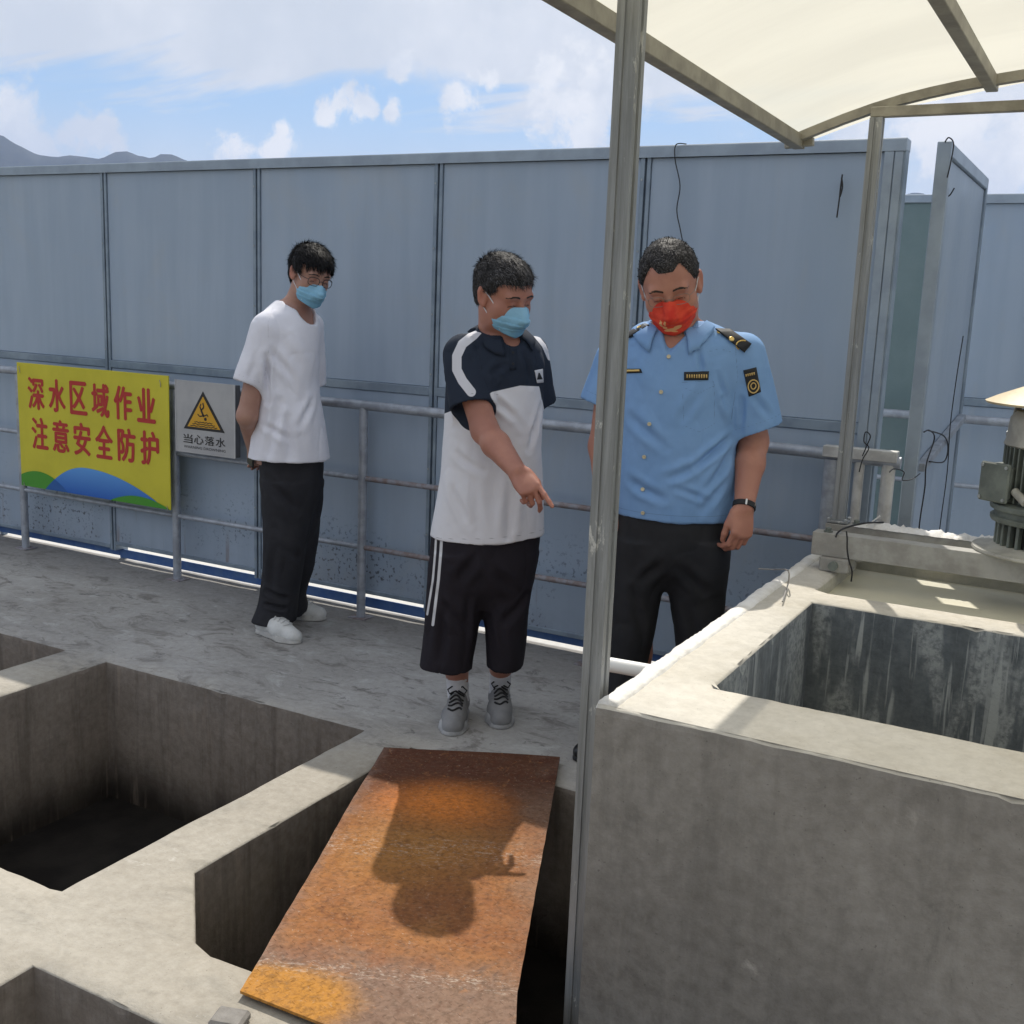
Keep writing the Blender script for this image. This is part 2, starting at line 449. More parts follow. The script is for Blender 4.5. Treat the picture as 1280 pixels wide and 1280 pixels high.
def rust_material():
    n = material('rusted_tread_plate', (.34, .16, .06), .85, 0, .12)
    c = n.coord(); x, y, z = n.sep(c); y = n.math('SUBTRACT', 1.36, y)   # x across, y measured down from the top edge
    big = n.noise(3.2, 6, .62, c, .5); mid = n.noise(11, 7, .7, c, .8); fin = n.noise(70, 5, .7, c)
    col = n.mix(n.mapr(big, .34, .62), (.25, .100, .042), (.32, .14, .05))
    col = n.mix(n.mapr(mid, .55, .72, 0, .7), col, (.12, .05, .035))
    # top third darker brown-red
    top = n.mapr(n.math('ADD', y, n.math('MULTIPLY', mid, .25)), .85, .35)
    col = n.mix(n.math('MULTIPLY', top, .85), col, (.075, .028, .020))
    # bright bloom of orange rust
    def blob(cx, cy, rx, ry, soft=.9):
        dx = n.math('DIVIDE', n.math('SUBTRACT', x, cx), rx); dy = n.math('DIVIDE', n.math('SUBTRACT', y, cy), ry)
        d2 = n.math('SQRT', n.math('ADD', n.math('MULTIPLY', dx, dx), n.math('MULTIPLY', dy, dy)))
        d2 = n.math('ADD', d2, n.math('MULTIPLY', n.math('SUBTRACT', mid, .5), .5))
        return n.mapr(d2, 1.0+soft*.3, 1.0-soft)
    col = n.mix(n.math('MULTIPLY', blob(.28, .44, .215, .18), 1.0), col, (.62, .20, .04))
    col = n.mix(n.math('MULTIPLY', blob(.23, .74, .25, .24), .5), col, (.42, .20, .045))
    # grey-mauve mill scale along the lower end and right edge
    lo = n.mapr(n.math('ADD', y, n.math('MULTIPLY', n.math('SUBTRACT', mid, .5), .35)), 1.14, 1.34)
    ed = n.mapr(n.math('ADD', x, n.math('MULTIPLY', n.math('SUBTRACT', big, .5), .5)), .50, .62, 0, .6)
    col = n.mix(n.math('MULTIPLY', n.math('MAXIMUM', lo, ed), .8), col, (.21, .15, .12))
    eleft = n.mapr(n.math('ADD', x, n.math('MULTIPLY', n.math('SUBTRACT', mid, .5), .12)), .06, .0, 0, .6)
    col = n.mix(eleft, col, (.21, .14, .115))
    cor = blob(.08, 1.41, .22, .12, .35)
    col = n.mix(cor, col, (.45, .21, .045))
    # pale scratches and lime smears, one band across the lower part
    sc = n.noise(26, 7, .8, n.coord(scale=(1, 3.2, 1), rot=(0, 0, .6)), 2.0)
    band = n.mapr(n.math('ABSOLUTE', n.math('SUBTRACT', n.math('ADD', y, n.math('MULTIPLY', n.math('SUBTRACT', big, .5), .06)), 1.29)), .05, .0, .12, 1)
    band2 = n.mapr(n.math('ABSOLUTE', n.math('SUBTRACT', n.math('ADD', y, n.math('MULTIPLY', n.math('SUBTRACT', big, .5), .25)), .72)), .10, .0, 0, .8)
    k = n.math('MULTIPLY', n.math('MAXIMUM', band, band2), n.mapr(sc, .52, .61))
    col = n.mix(n.math('MULTIPLY', k, .75), col, (.58, .50, .42))
    k2 = n.mapr(n.noise(80, 6, .75, c), .60, .68, 0, .5)
    col = n.mix(k2, col, (.5, .42, .34))
    col = n.mix(n.mapr(fin, .3, .6, .5, 0), col, (.06, .035, .022))
    blo = n.noise(24, 7, .75, c, 1.0)
    col = n.mix(n.mapr(blo, .54, .68, 0, .35), col, (.12, .05, .03))
    col = n.mix(n.mapr(blo, .44, .32, 0, .4), col, (.46, .21, .085))
    n.l(col, n.b.inputs['Base Color'])
    h = n.math('ADD', n.math('MULTIPLY', mid, .6), n.math('MULTIPLY', fin, .5))
    n.l(n.bump(h, .35, .004), n.b.inputs['Normal'])
    n.l(n.mapr(mid, .3, .7, .7, .95), n.b.inputs['Roughness'])
    return n.m
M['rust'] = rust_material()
# ------------------------------------------------------------ large structure
def rect_loop(x0, x1, y0, y1, step, jit, seed, chip=1.0, cut=0.0):
    """counter-clockwise ring of points; returns points, outward normals, per-point chip depth"""
    rg = np.random.default_rng(seed)
    cs = [(x0, y0), (x1, y0), (x1, y1), (x0, y1)] if not cut else [(x0+cut, y0), (x1, y0), (x1, y1), (x0, y1), (x0, y0+cut)]
    P = []; N = []
    for i in range(len(cs)):
        a = np.array(cs[i]); b = np.array(cs[(i+1) % len(cs)]); L = np.linalg.norm(b-a)
        n = max(2, int(L/step)); d = (b-a)/L; nn = np.array([d[1], -d[0]])
        for k in range(n):
            P.append(a+(b-a)*k/n); N.append(nn if k else (nn+[-nn[1], nn[0]]*0 if False else nn))
    P = np.array(P); N = np.array(N); m = len(P)
    w = rg.normal(size=m); w = (w+np.roll(w, 1)+np.roll(w, -1))/3
    slow = np.interp(np.arange(m), np.arange(0, m+8, 8), rg.normal(size=len(np.arange(0, m+8, 8))))
    c = np.abs(w)*.5+np.maximum(0, slow)*.35
    pk = rg.random(m) < .05; c = c+pk*rg.random(m)*2.2; c = (c+np.roll(c, 1)*.4)/1.4
    corner = np.zeros(m, bool)
    return P, N, c*jit*chip

def slab(name, outer, holes, z, mats, outer_zb, hole_zb, step=.035, jit=.006, grid=.1, seed=3, parent=None, wallmat=1, outmat=2, rough=.0012, fine=None):
    """concrete slab with rectangular openings, chipped arrises, side walls; mats = [top, hole walls, outer walls, floor]"""
    V = []; F = []; MI = []
    rings = []
    def ring(rect, inward, zb, mi, sd, st, cut=0.0):
        # inward = +1: outer boundary (material lies inside), -1: a hole (material lies outside)
        P, N, c = rect_loop(*rect, st, jit, sd, 1.0, cut)
        m = len(P); k0 = len(V)
        push = -inward
        top = P+N*(push*(c+.004))[:, None]
        mid_ = P+N*(push*(c*.45))[:, None]
        lev = [(top, z), (mid_, None), (P, None)]
        for i in range(m): V.append((top[i][0], top[i][1], z-.0005-c[i]*.1))
        for i in range(m): V.append((mid_[i][0], mid_[i][1], z-.004-c[i]*.7))
        for i in range(m): V.append((P[i][0], P[i][1], z-.012-c[i]*1.6))
        nz = 4
        for q in range(1, nz+1):
            zz = z-.03+(zb-z+.03)*q/nz
            for i in range(m): V.append((P[i][0], P[i][1], zz))
        for r_ in range(2+nz):
            for i in range(m):
                a = k0+r_*m+i; b = k0+r_*m+(i+1) % m
                q = (a, a+m, b+m, b)
                F.append(q if inward > 0 else q[::-1]); MI.append(0 if r_ < 1 else mi)
        return k0, m, P
    k0, m, _ = ring(outer, 1, outer_zb, outmat, seed, step*2 if fine is None else fine)
    rings.append((k0, m))
    for hi, hrect in enumerate(holes):
        zb = hole_zb[hi] if hasattr(hole_zb, '__len__') else hole_zb
        mi = wallmat
        k1, m1, P1 = ring(hrect[:4], -1, zb, mi, seed+hi+11, step, hrect[4] if len(hrect) > 4 else 0.0)
        rings.append((k1, m1))
        kk = len(V); x0, x1, y0, y1 = hrect[:4]
        V += [(x0, y0, zb), (x1, y0, zb), (x1, y1, zb), (x0, y1, zb)]
        F.append((kk, kk+1, kk+2, kk+3)); MI.append(3)
    # the top: constrained triangulation
    pts = []; edges = []; src = []
    for (k, mm) in rings:
        b = len(pts)
        for i in range(mm): pts.append(Vector(V[k+i][:2])); src.append(k+i)
        edges += [(b+i, b+(i+1) % mm) for i in range(mm)]
    rg = np.random.default_rng(seed+5)
    x0, x1, y0, y1 = outer
    for gx in np.arange(x0+grid, x1-grid*.5, grid):
        for gy in np.arange(y0+grid, y1-grid*.5, grid):
            p = (gx+rg.uniform(-.2, .2)*grid, gy+rg.uniform(-.2, .2)*grid)
            if any(h[0]-.035 < p[0] < h[1]+.035 and h[2]-.035 < p[1] < h[3]+.035 and (len(h) < 5 or p[0]-h[0]+p[1]-h[2] > h[4]-.05) for h in holes): continue
            pts.append(Vector(p)); src.append(-1)
    vo, eo, fo, ov, oe, of = delaunay_2d_cdt(pts, edges, [], 0, 1e-6)
    mp = []
    for i, p in enumerate(vo):
        o = [src[j] for j in ov[i] if src[j] >= 0]
        if o: mp.append(o[0])
        else:
            mp.append(len(V)); V.append((p.x, p.y, z+rg.normal()*rough))
    for f in fo:
        c = sum((vo[i] for i in f), Vector((0, 0)))/len(f)
        if any(h[0] < c.x < h[1] and h[2] < c.y < h[3] and (len(h) < 5 or c.x-h[0]+c.y-h[2] > h[4]) for h in holes): continue
        if not (x0 < c.x < x1 and y0 < c.y < y1): continue
        q = tuple(mp[i] for i in f)
        a = (Vector(V[q[1]])-Vector(V[q[0]])).cross(Vector(V[q[2]])-Vector(V[q[0]]))
        F.append(q if a.z > 0 else q[::-1]); MI.append(0)
    me = bpy.data.meshes.new(name); me.from_pydata(V, [], F)
    o = link(name, me, mats, parent)
    me.polygons.foreach_set('material_index', MI)
    me.polygons.foreach_set('use_smooth', [mi_ == 0 for mi_ in MI])
    me.update()
    return o

# far ground, hills, air
GZ = -3.0
gm = vari('far_fields', (.075, .10, .045), (.13, .12, .08), .01, .95, 0, 0).m
mb = MB(); S_ = 5200
mb.add([(-S_, -S_, GZ), (S_, -S_, GZ), (S_, S_, GZ), (-S_, S_, GZ)], [(0, 1, 2, 3)])
tag(mb.build('ground', gm), kind='structure')
def hills():
    V = []; F = []; nA = 720; nR = 14
    rg = np.random.default_rng(5)
    def fbm(x, s):
        t = 0; a = 1; f = 1
        for o in range(7):
            k = rg_tab[o]; xi = x*f*s; i0 = int(math.floor(xi)) % 512; fr = xi-math.floor(xi); fr = fr*fr*(3-2*fr)
            t += a*(k[i0]*(1-fr)+k[(i0+1) % 512]*fr); a *= .52; f *= 2.03
        return t
    rg_tab = [rg.uniform(-1, 1, 512) for _ in range(7)]
    # ridge heights where the photograph shows it: (pixel x, pixel y)
    prof = [(0, 160), (14, 170), (30, 176), (48, 184), (70, 187), (88, 183), (104, 185), (125, 188), (140, 181), (158, 178), (172, 184), (190, 188), (202, 182), (216, 184), (228, 191), (242, 197), (262, 195), (290, 203), (420, 215), (700, 225), (1000, 236), (1118, 240), (1140, 231), (1152, 230), (1166, 236), (1190, 242), (1280, 250)]
    az = []; el = []
    for u, v in prof:
        d = ray(u, v); az.append(math.atan2(d[0], d[1])); el.append(math.atan2(d[2], math.hypot(d[0], d[1])))
    for i in range(nA*2):
        a = -math.pi+2*math.pi*i/(nA*2)
        if az[0] <= a <= az[-1]: e = np.interp(a, az, el)
        else:
            k = min(abs(a-az[0]), abs(a-az[-1]), .9)/.9
            e0 = el[0] if a < az[0] else el[-1]
            e = e0*(1-k)+.07*k
        e += fbm(a*14, 1.0)*.0028
        D0 = 3900+300*math.sin(a*3)
        H = D0*math.tan(e)
        for j in range(nR):
            t = j/(nR-1)
            r = D0-1300+t*2000
            if t < .65: hz = H*(t/.65)**1.15
            else: hz = H*(1-(t-.65)*1.6)
            hz = GZ+max(0, hz)*(1+.10*fbm(a*30+j*1.7, 1)*(0 if abs(t-.65) < .06 else 1))
            V.append((r*math.sin(a), r*math.cos(a), hz if j else GZ-5))
    n2 = nA*2
    for i in range(n2):
        for j in range(nR-1):
            a = i*nR+j; b = ((i+1) % n2)*nR+j
            F.append((a, a+1, b+1, b))
    me = bpy.data.meshes.new('hills'); me.from_pydata(V, [], F)
    hm = vari('wooded_hillside', (.018, .030, .030), (.03, .042, .036), .02, .95, 0, 0)
    o = link('hills', me, hm.m, None, True); tag(o, kind='structure')
    return max(v[2] for v in V)
HT = hills()
hz = bpy.data.materials.new('pale_air'); hz.use_nodes = True
hn = NT(hz.node_tree); hz.node_tree.nodes.clear()
ho = hn.n('ShaderNodeOutputMaterial'); hv = hn.n('ShaderNodeVolumePrincipled')
hv.inputs['Color'].default_value = (.42, .58, 1, 1); hv.inputs['Density'].default_value = .0001
hv.inputs['Anisotropy'].default_value = .2
hn.l(hv.outputs[0], ho.inputs['Volume'])
b = MB(); S2 = 5600
b.box((-S2, -S2, GZ-8), (S2, S2, HT+30), 0)
tag(b.build('haze', hz), kind='stuff')

# the platform with its open pits
ZF = -.575
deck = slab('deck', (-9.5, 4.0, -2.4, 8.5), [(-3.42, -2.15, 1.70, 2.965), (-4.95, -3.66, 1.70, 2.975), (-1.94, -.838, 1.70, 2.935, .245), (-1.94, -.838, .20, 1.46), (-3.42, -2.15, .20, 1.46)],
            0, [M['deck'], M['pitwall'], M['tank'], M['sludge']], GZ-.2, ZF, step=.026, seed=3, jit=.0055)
tag(deck, kind='structure')

# raised concrete tank
tk = empty('concrete_tank', (.5, 2.8, 0), 'raised concrete tank with open compartments and pale top, below the canopy', 'tank')
TX = -.835
tank = slab('tank_body', (TX, 2.2, 1.915, 3.80), [(-.675, .9, 2.145, 2.975), (-.70, .9, 3.10, 3.66)], .70, [M['tanktop'], M['tankin'], M['tank'], M['slurry']], -.004, [.05, .655],
            step=.018, jit=.0085, grid=.07, seed=21, parent=tk, rough=.0015, fine=.022)
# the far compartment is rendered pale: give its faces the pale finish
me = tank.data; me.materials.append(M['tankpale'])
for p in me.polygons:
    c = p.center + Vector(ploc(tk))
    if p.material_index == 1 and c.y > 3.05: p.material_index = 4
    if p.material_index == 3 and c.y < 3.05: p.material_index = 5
me.materials.append(M['sludge'])
# lime-painted kerb along the left edge, lumpy
def kerb():
    V = []; F = []; n = 130; rg = np.random.default_rng(4); prof_n = 9
    sm = lambda k: np.convolve(rg.normal(size=n+k), np.ones(k)/k, 'valid')[:n]
    a = sm(9); b2 = sm(5); c2 = sm(3)
    for i in range(n):
        y = 1.925+(3.80-1.925)*i/(n-1)
        wd = .050+.005*a[i]+.003*c2[i]; h = .006+.0025*b2[i]+.002*c2[i]
        for k in range(prof_n):
            t = k/(prof_n-1)
            x = TX-.004-.002*c2[i]+wd*t
            zz = .688+(h+.014)*min(1, (math.sin(math.pi*min(max(t, 0), 1))**.3 if 0 < t < 1 else 0))
            V.append((x, y, zz))
    for i in range(n-1):
        for k in range(prof_n-1):
            q = i*prof_n+k; F.append((q, q+1, q+1+prof_n, q+prof_n))
    F.append(tuple(range(prof_n))[::-1]); F.append(tuple((n-1)*prof_n+k for k in range(prof_n)))
    me = bpy.data.meshes.new('lime_kerb'); me.from_pydata(V, [], F)
    return link('lime_kerb', me, M['white_lime'], tk, True)
kerb()
mb = MB(); mb.tube([(TX-.13, 2.28, .655), (TX+.01, 2.30, .652)], .017, 20, False)
mb.tube([(TX-.13, 2.28, .655), (TX+.01, 2.30, .652)], .0145, 20, False)
mb.build('overflow_pipe', M['pvc'], tk, True)

# ------------------------------------------------------------ fences
def fence_run(root, xs, y, zb, zt, pm, mid=1.065, cut=None):
    """panels between uprights xs, running along X at depth y"""
    for i in range(len(xs)-1):
        a, b2 = xs[i], xs[i+1]
        m1 = MB().box((a+.022, y, zb[i]), (b2-.022, y+.05, mid-.02), .002)
        o = m1.build('panel', pm, root)
        m1 = MB().box((a+.022, y+.003, mid+.02), (b2-.022, y+.053, zt-.045), .002)
        m1.build('panel', pm, root)
        MB().bar((a+.02, y+.02, mid), (b2-.02, y+.02, mid), .055, .038).build('cross_rail', M['fframe'], root)
        MB().bar((a+.021, y+.02, zb[i]+.0), (b2-.021, y+.02, zb[i]+.0), .056, .02).build('bottom_channel', M['fframe'], root)
    for x in xs:
        m1 = MB(); z0 = min(zb)-.02
        m1.box((x-.021, y-.006, z0), (x-.004, y+.06, zt-.04), .0015)
        m1.box((x-.004, y+.012, z0), (x+.006, y+.055, zt-.041), .0005)
        m1.box((x+.006, y-.006, z0), (x+.021, y+.06, zt-.04), .0015)
        m1.build('upright', M['fframe'], root)
    m1 = MB(); m1.box((xs[0]-.02, y-.012, zt-.043), (xs[-1]+.022, y+.066, zt), .003)
    m1.box((xs[0]-.02, y-.014, zt-.045), (xs[-1]+.022, y-.011, zt-.005), .0005)
    m1.build('top_cap', M['fcap'], root)
FY = 4.15
nf = empty('panel_fence', (-4, FY, 0), 'long blue-grey metal panel fence behind the three men', 'fence')
XS = [-8.62, -7.66, -6.68, -5.70, -4.70, -3.68, -2.67, -1.725, -.785]
ZB = [.080, .080, .080, .080, .101, .101, .082, .082]
fence_run(nf, XS, FY, ZB, 2.075, M['panel'])
# blue track under the panels, with daylight above and below it
m1 = MB()
for i in range(len(XS)-1):
    a, b2 = XS[i], XS[i+1]
    z1 = ZB[i]-.011 if ZB[i] < .1 else .060
    z0 = (.022 if i < 4 else .025) if ZB[i] < .1 else .012
    MB().box((a+.001, FY+.040, z0), (b2-.001, FY+.046, z1), .001).build('blue_track', M['blue'], nf)
for x in XS: MB().box((x-.016, FY+.055, -.0), (x+.016, FY+.085, .14), .002).build('foot_bracket', M['fframe'], nf)
for x in XS[3:]:
    for z in (.16, .42, .72, 1.0, 1.14, 1.40, 1.68, 1.95):
        MB().tube([(x-.0125, FY-.0065, z), (x-.0125, FY-.0095, z)], .0042, 8).build('screw', M['galv'], nf)
# end post of the fence: wider folded channel
m1 = MB(); m1.box((-.80, FY-.012, 0), (-.772, FY+.07, 2.03), .002); m1.box((-.835, FY-.012, .02), (-.803, FY-.007, 2.03), .001)
m1.build('end_channel', M['fcap'], nf)
# tears and scuffs in the panel skin, hanging wires
def wire(name, pts, r, mat, parent, sm=6):
    P = [Vector(p) for p in pts]; Q = []
    for i in range(len(P)-1):
        p0 = P[max(i-1, 0)]; p1 = P[i]; p2 = P[i+1]; p3 = P[min(i+2, len(P)-1)]
        for k in range(sm):
            t = k/sm
            Q.append(.5*((2*p1)+(-p0+p2)*t+(2*p0-5*p1+4*p2-p3)*t*t+(-p0+3*p1-3*p2+p3)*t**3))
    Q.append(P[-1])
    return MB().tube(Q, r, 6).build(name, mat, parent, True)
wire('hanging_wire', [ony(u, v, FY-.03) for u, v in ((858, 180), (845, 181), (844, 200), (850, 232), (846, 262), (850, 285), (853, 300))], .0022, M['black'], nf)
wire('hanging_wire', [ony(u, v, FY-.03) for u, v in ((1053, 218), (1051, 232), (1049, 250), (1046, 272))], .0028, M['black'], nf)
wire('hanging_wire', [ony(u, v, FY-.02) for u, v in ((1052, 222), (1053, 234), (1050, 246))], .003, M['black'], nf)

ff = empty('rear_panel_fence', (0, 6.0, 0), 'lower-looking farther grey panel fence seen right of the partition panel', 'fence')
XF = [-2.0, -.82, .31, 1.28, 2.25, 3.2]
fence_run(ff, XF[1:], 6.0, [.05]*5, 2.07, M['panel'])
gp = MB().box((-2.0, 6.003, .05), (-.845, 6.05, 2.03), .002).build('panel', M['panel_green'], ff)
MB().box((-2.0, 5.99, 2.03), (-.845, 6.066, 2.07), .003).build('top_cap', M['fcap'], ff)

# partition panel standing at right angles to the fence, end on
pp = empty('partition_panel', (-.64, 4.7, 0), 'tall partition panel standing end-on beside the fence end, wires hanging on it', 'partition')
PXa = -.655
MB().box((PXa-.012, 4.265, .06), (PXa+.012, 5.33, 2.02), .002).build('panel', M['panel'], pp)
MB().box((PXa-.022, 4.22, .0), (PXa+.026, 4.265, 2.07), .003).build('upright', M['fcap'], pp)
MB().box((PXa-.022, 5.33, .0), (PXa+.022, 5.37, 2.07), .003).build('upright', M['fframe'], pp)
MB().box((PXa-.024, 4.266, 2.022), (PXa+.024, 5.329, 2.07), .003).build('top_cap', M['fcap'], pp)
MB().box((PXa-.02, 4.266, .03), (PXa+.02, 5.329, .06), .003).build('bottom_channel', M['fframe'], pp)
MB().bar((PXa+.03, 4.27, .93), (PXa+.03, 5.32, 1.04), .03, .03).build('cross_rail', M['rail'], pp)
def onx(u, v, x):
    d = ray(u, v); return CP+d*(x/d[0])
wire('hanging_wire', [onx(u, v, PXa+.05) for u, v in ((1155, 540), (1162, 538), (1168, 548), (1158, 580), (1156, 610), (1150, 650), (1146, 690))], .0026, M['black'], pp)
wire('hanging_wire', [onx(u, v, PXa+.05) for u, v in ((1160, 538), (1180, 545), (1185, 560), (1180, 577), (1162, 577))], .0028, M['black'], pp)
wire('hanging_wire', [onx(u, v, PXa+.05) for u, v in ((1204, 420), (1196, 470), (1188, 530), (1184, 590), (1176, 650), (1170, 700))], .0022, M['black'], pp)
wire('hanging_wire', [onx(u, v, PXa+.04) for u, v in ((1112, 590), (1118, 586), (1130, 590), (1128, 600), (1140, 599), (1150, 592))], .002, M['black'], pp)
wire('hanging_wire', [ony(u, v, 4.21) for u, v in ((1181, 178), (1186, 172), (1192, 180), (1188, 205), (1184, 222))], .0025, M['black'], pp)
wire('hanging_wire', [ony(u, v, 4.3) for u, v in ((1178, 243), (1186, 245), (1193, 235))], .0025, M['black'], pp)

# ------------------------------------------------------------ guard rail of painted tube
RY = 4.06
gr = empty('guard_rail', (-3.5, RY, 0), 'silver-painted tube guard rail with posts in front of the panel fence', 'railing')
px = [-7.63, -6.46, -5.30, -4.14, -2.98, -1.82]
for i, x in enumerate(px):
    MB().tube([(x, RY, 0), (x, RY, .975)], .0205, 16).build('post', M['rail'], gr, True)
    m1 = MB().box((x-.045, RY-.04, 0), (x+.045, RY+.04, .006), .001)
    m1.build('foot_plate', M['rail_rust'], gr)
m1 = MB().tube([(-8.6, RY, .99), (-4.2, RY, .992), (-1.0, RY, .975), (-.66, RY, .965)], .0215, 18)
m1.build('top_tube', M['rail'], gr, True)
pr_ = px+[-.90]
for i in range(len(pr_)-1):
    for zz in (.655, .335):
        a, b2 = pr_[i]+.019, pr_[i+1]-.019
        mt = M['rail'] if i < 4 and zz > .5 else M['rail_rust'] if i >= 4 else M['rail']
        MB().tube([(a, RY, zz), (b2, RY, zz)], .0125, 12, False).build('middle_tube', mt, gr, True)
# square-ended bright return at the end of the run
for i, (x, r) in enumerate(((-.90, .026), (-.80, .018), (-.70, .024))):
    MB().tube([(x, RY, 0), (x, RY, .955)], r, 16).build('post', M['silver'] if i else M['rail'], gr, True)
MB().bar((-.93, RY-.002, .985), (-.672, RY-.002, .985), .046, .040).build('top_bracket', M['silver'], gr)
wire('tie_wire', [ony(u, v, 4.0) for u, v in ((1078, 570), (1084, 556), (1088, 545), (1082, 540), (1080, 552), (1086, 560), (1078, 575), (1074, 590))], .0022, M['black'], gr)
rr = empty('rear_guard_rail', (0, 5.9, 0), 'dull tube guard rail in front of the farther panel fence', 'railing')
for zz, r in ((.985, .022), (.655, .0125), (.335, .0125)):
    MB().tube([(-2.0, 5.9, zz), (2.9, 5.9, zz)], r, 14).build('top_tube' if zz > .9 else 'middle_tube', M['rail'], rr, True)
for x in (-1.9, -.9, .3, 1.5, 2.7): MB().tube([(x, 5.9, 0), (x, 5.9, .97)], .02, 14).build('post', M['rail'], rr, True)

# ------------------------------------------------------------ canopy
cn = empty('canopy_roof', (0, 2.5, 0), 'cream fabric canopy roof on curved steel beams over the tank', 'canopy')
def arch_z(x):
    pts = [(-1.02, 2.000), (-.963, 2.022), (-.896, 2.046), (-.78, 2.087), (-.62, 2.124), (-.45, 2.149), (-.364, 2.158), (-.1, 2.180), (.2, 2.19), (.5, 2.18), (.85, 2.149), (1.15, 2.09), (1.41, 2.00)]
    return float(np.interp(x, [p[0] for p in pts], [p[1] for p in pts]))
ax = np.linspace(-1.02, 1.41, 100)
az_ = np.array([arch_z(x) for x in ax]); az_ = np.convolve(np.pad(az_, 4, mode='reflect', reflect_type='odd'), np.ones(9)/9, 'valid')
def azs(x): return float(np.interp(x, ax, az_))
for yy in (3.62, 1.70, .1, -1.6):
    m1 = MB(); nseg = 30; xs_ = np.linspace(-1.02, 1.41, nseg+1); V = []; F = []
    for i, x in enumerate(xs_):
        zz = azs(x)
        for (dy, dz) in ((-.016, -.014), (.016, -.014), (.016, .014), (-.016, .014)): V.append((x, yy+dy, zz+dz))
    for i in range(nseg):
        for k in range(4):
            a = i*4+k; b2 = i*4+(k+1) % 4; F.append((a, b2, b2+4, a+4))
    F.append((0, 1, 2, 3)); F.append(tuple(nseg*4+k for k in range(4))[::-1])
    m1.add(V, [f[::-1] for f in F]); m1.build('arch', M['cframe'], cn)
m1 = MB().bar((-1.003, -1.65, 2.095), (-1.003, 3.66, 1.998), .036, .040); m1.build('eave_beam', M['cframe'], cn)
m1 = MB().bar((-1.045, 3.645, 1.992), (-.955, 3.645, 1.999), .024, .026); m1.build('beam_bracket', M['cframe'], cn)
for x in (-.452, .2, .83): MB().bar((x, -1.65, azs(x)-.002), (x, 3.67, azs(x)-.004), .034, .038).build('purlin', M['cframe'], cn)
MB().bar((1.40, -1.65, 2.0), (1.40, 3.70, 2.0), .036, .04).build('eave_beam', M['cframe'], cn)
MB().bar((-.776, 3.60, 2.070), (1.3, 3.60, 2.074), .03, .030).build('tie_beam', M['cframe'], cn)
def membrane():
    V = []; F = []; nx, ny = 70, 110
    rg = np.random.default_rng(9)
    for i in range(nx+1):
        x = -1.02+2.43*i/nx
        for j in range(ny+1):
            y = -1.7+5.46*j/ny
            sag = .012*math.sin(y*3.1+x*1.3)+.006*math.sin(y*9+x*4)+.004*math.sin(x*17+y*2)
            t = math.sin(math.pi*min(1, max(0, i/nx)))
            over = max(0, (y-3.64)/.16)
            V.append((x, y, azs(x)+.032+sag*t-over*.03+max(0, (2.0-y))*.018*max(0, 1-(x+1.03)/.5)))
    for i in range(nx):
        for j in range(ny):
            a = i*(ny+1)+j; F.append((a, a+ny+1, a+ny+2, a+1))
    me = bpy.data.meshes.new('fabric_skin'); me.from_pydata(V, [], F)
    o = link('fabric_skin', me, M['canopy'], cn, True)
membrane()
# posts that carry it
def steel_post(name, x, y, w, z0, z1, label, lean=(0, 0)):
    r = empty(name, (x, y, z0), label, 'post')
    m1 = MB(); t = w*.5
    # folded section with a groove down the middle of two faces
    prof = [(-t, -t), (-t*.25, -t), (-t*.2, -t*.82), (t*.2, -t*.82), (t*.25, -t), (t, -t), (t, -t*.3), (t*.84, -t*.25), (t*.84, t*.25), (t, t*.3), (t, t), (-t, t), (-t, t*.3), (-t*.86, t*.25), (-t*.86, -t*.25), (-t, -t*.3)]
    n = len(prof); V = []; F = []; st = 12
    for k in range(st+1):
        q = k/st
        for (a, b2) in prof: V.append((x+a+lean[0]*q, y+b2+lean[1]*q, z0+(z1-z0)*q))
    for k in range(st):
        for i in range(n):
            a = k*n+i; b2 = k*n+(i+1) % n; F.append((a, b2, b2+n, a+n))
    F.append(tuple(range(n))[::-1]); F.append(tuple(st*n+i for i in range(n)))
    m1.add(V, F); m1.build('shaft', M['post'], r)
    MB().box((x-t*1.7, y-t*1.7, z0), (x+t*1.7, y+t*1.7, z0+.008), .002).build('base_plate', M['post'], r)
    # bolt heads
    for k, (a, b2) in enumerate(((-1.35, -1.35), (1.35, -1.35), (1.35, 1.35), (-1.35, 1.35))):
        MB().lathe((x+a*t, y+b2*t, z0+.008), [(.007, 0), (.007, .006), (.003, .009)], 6).build('bolt', M['galv'], r)
    return r
steel_post('canopy_post', -.8885, 2.0265, .043, ZF, 2.040, 'thick galvanised canopy post in front of the officer, its foot beside the tank')
p2_ = steel_post('canopy_post', -.757, 3.60, .038, .813, 2.054, 'slimmer whitewash-streaked canopy post standing on the beam at the far tank corner')

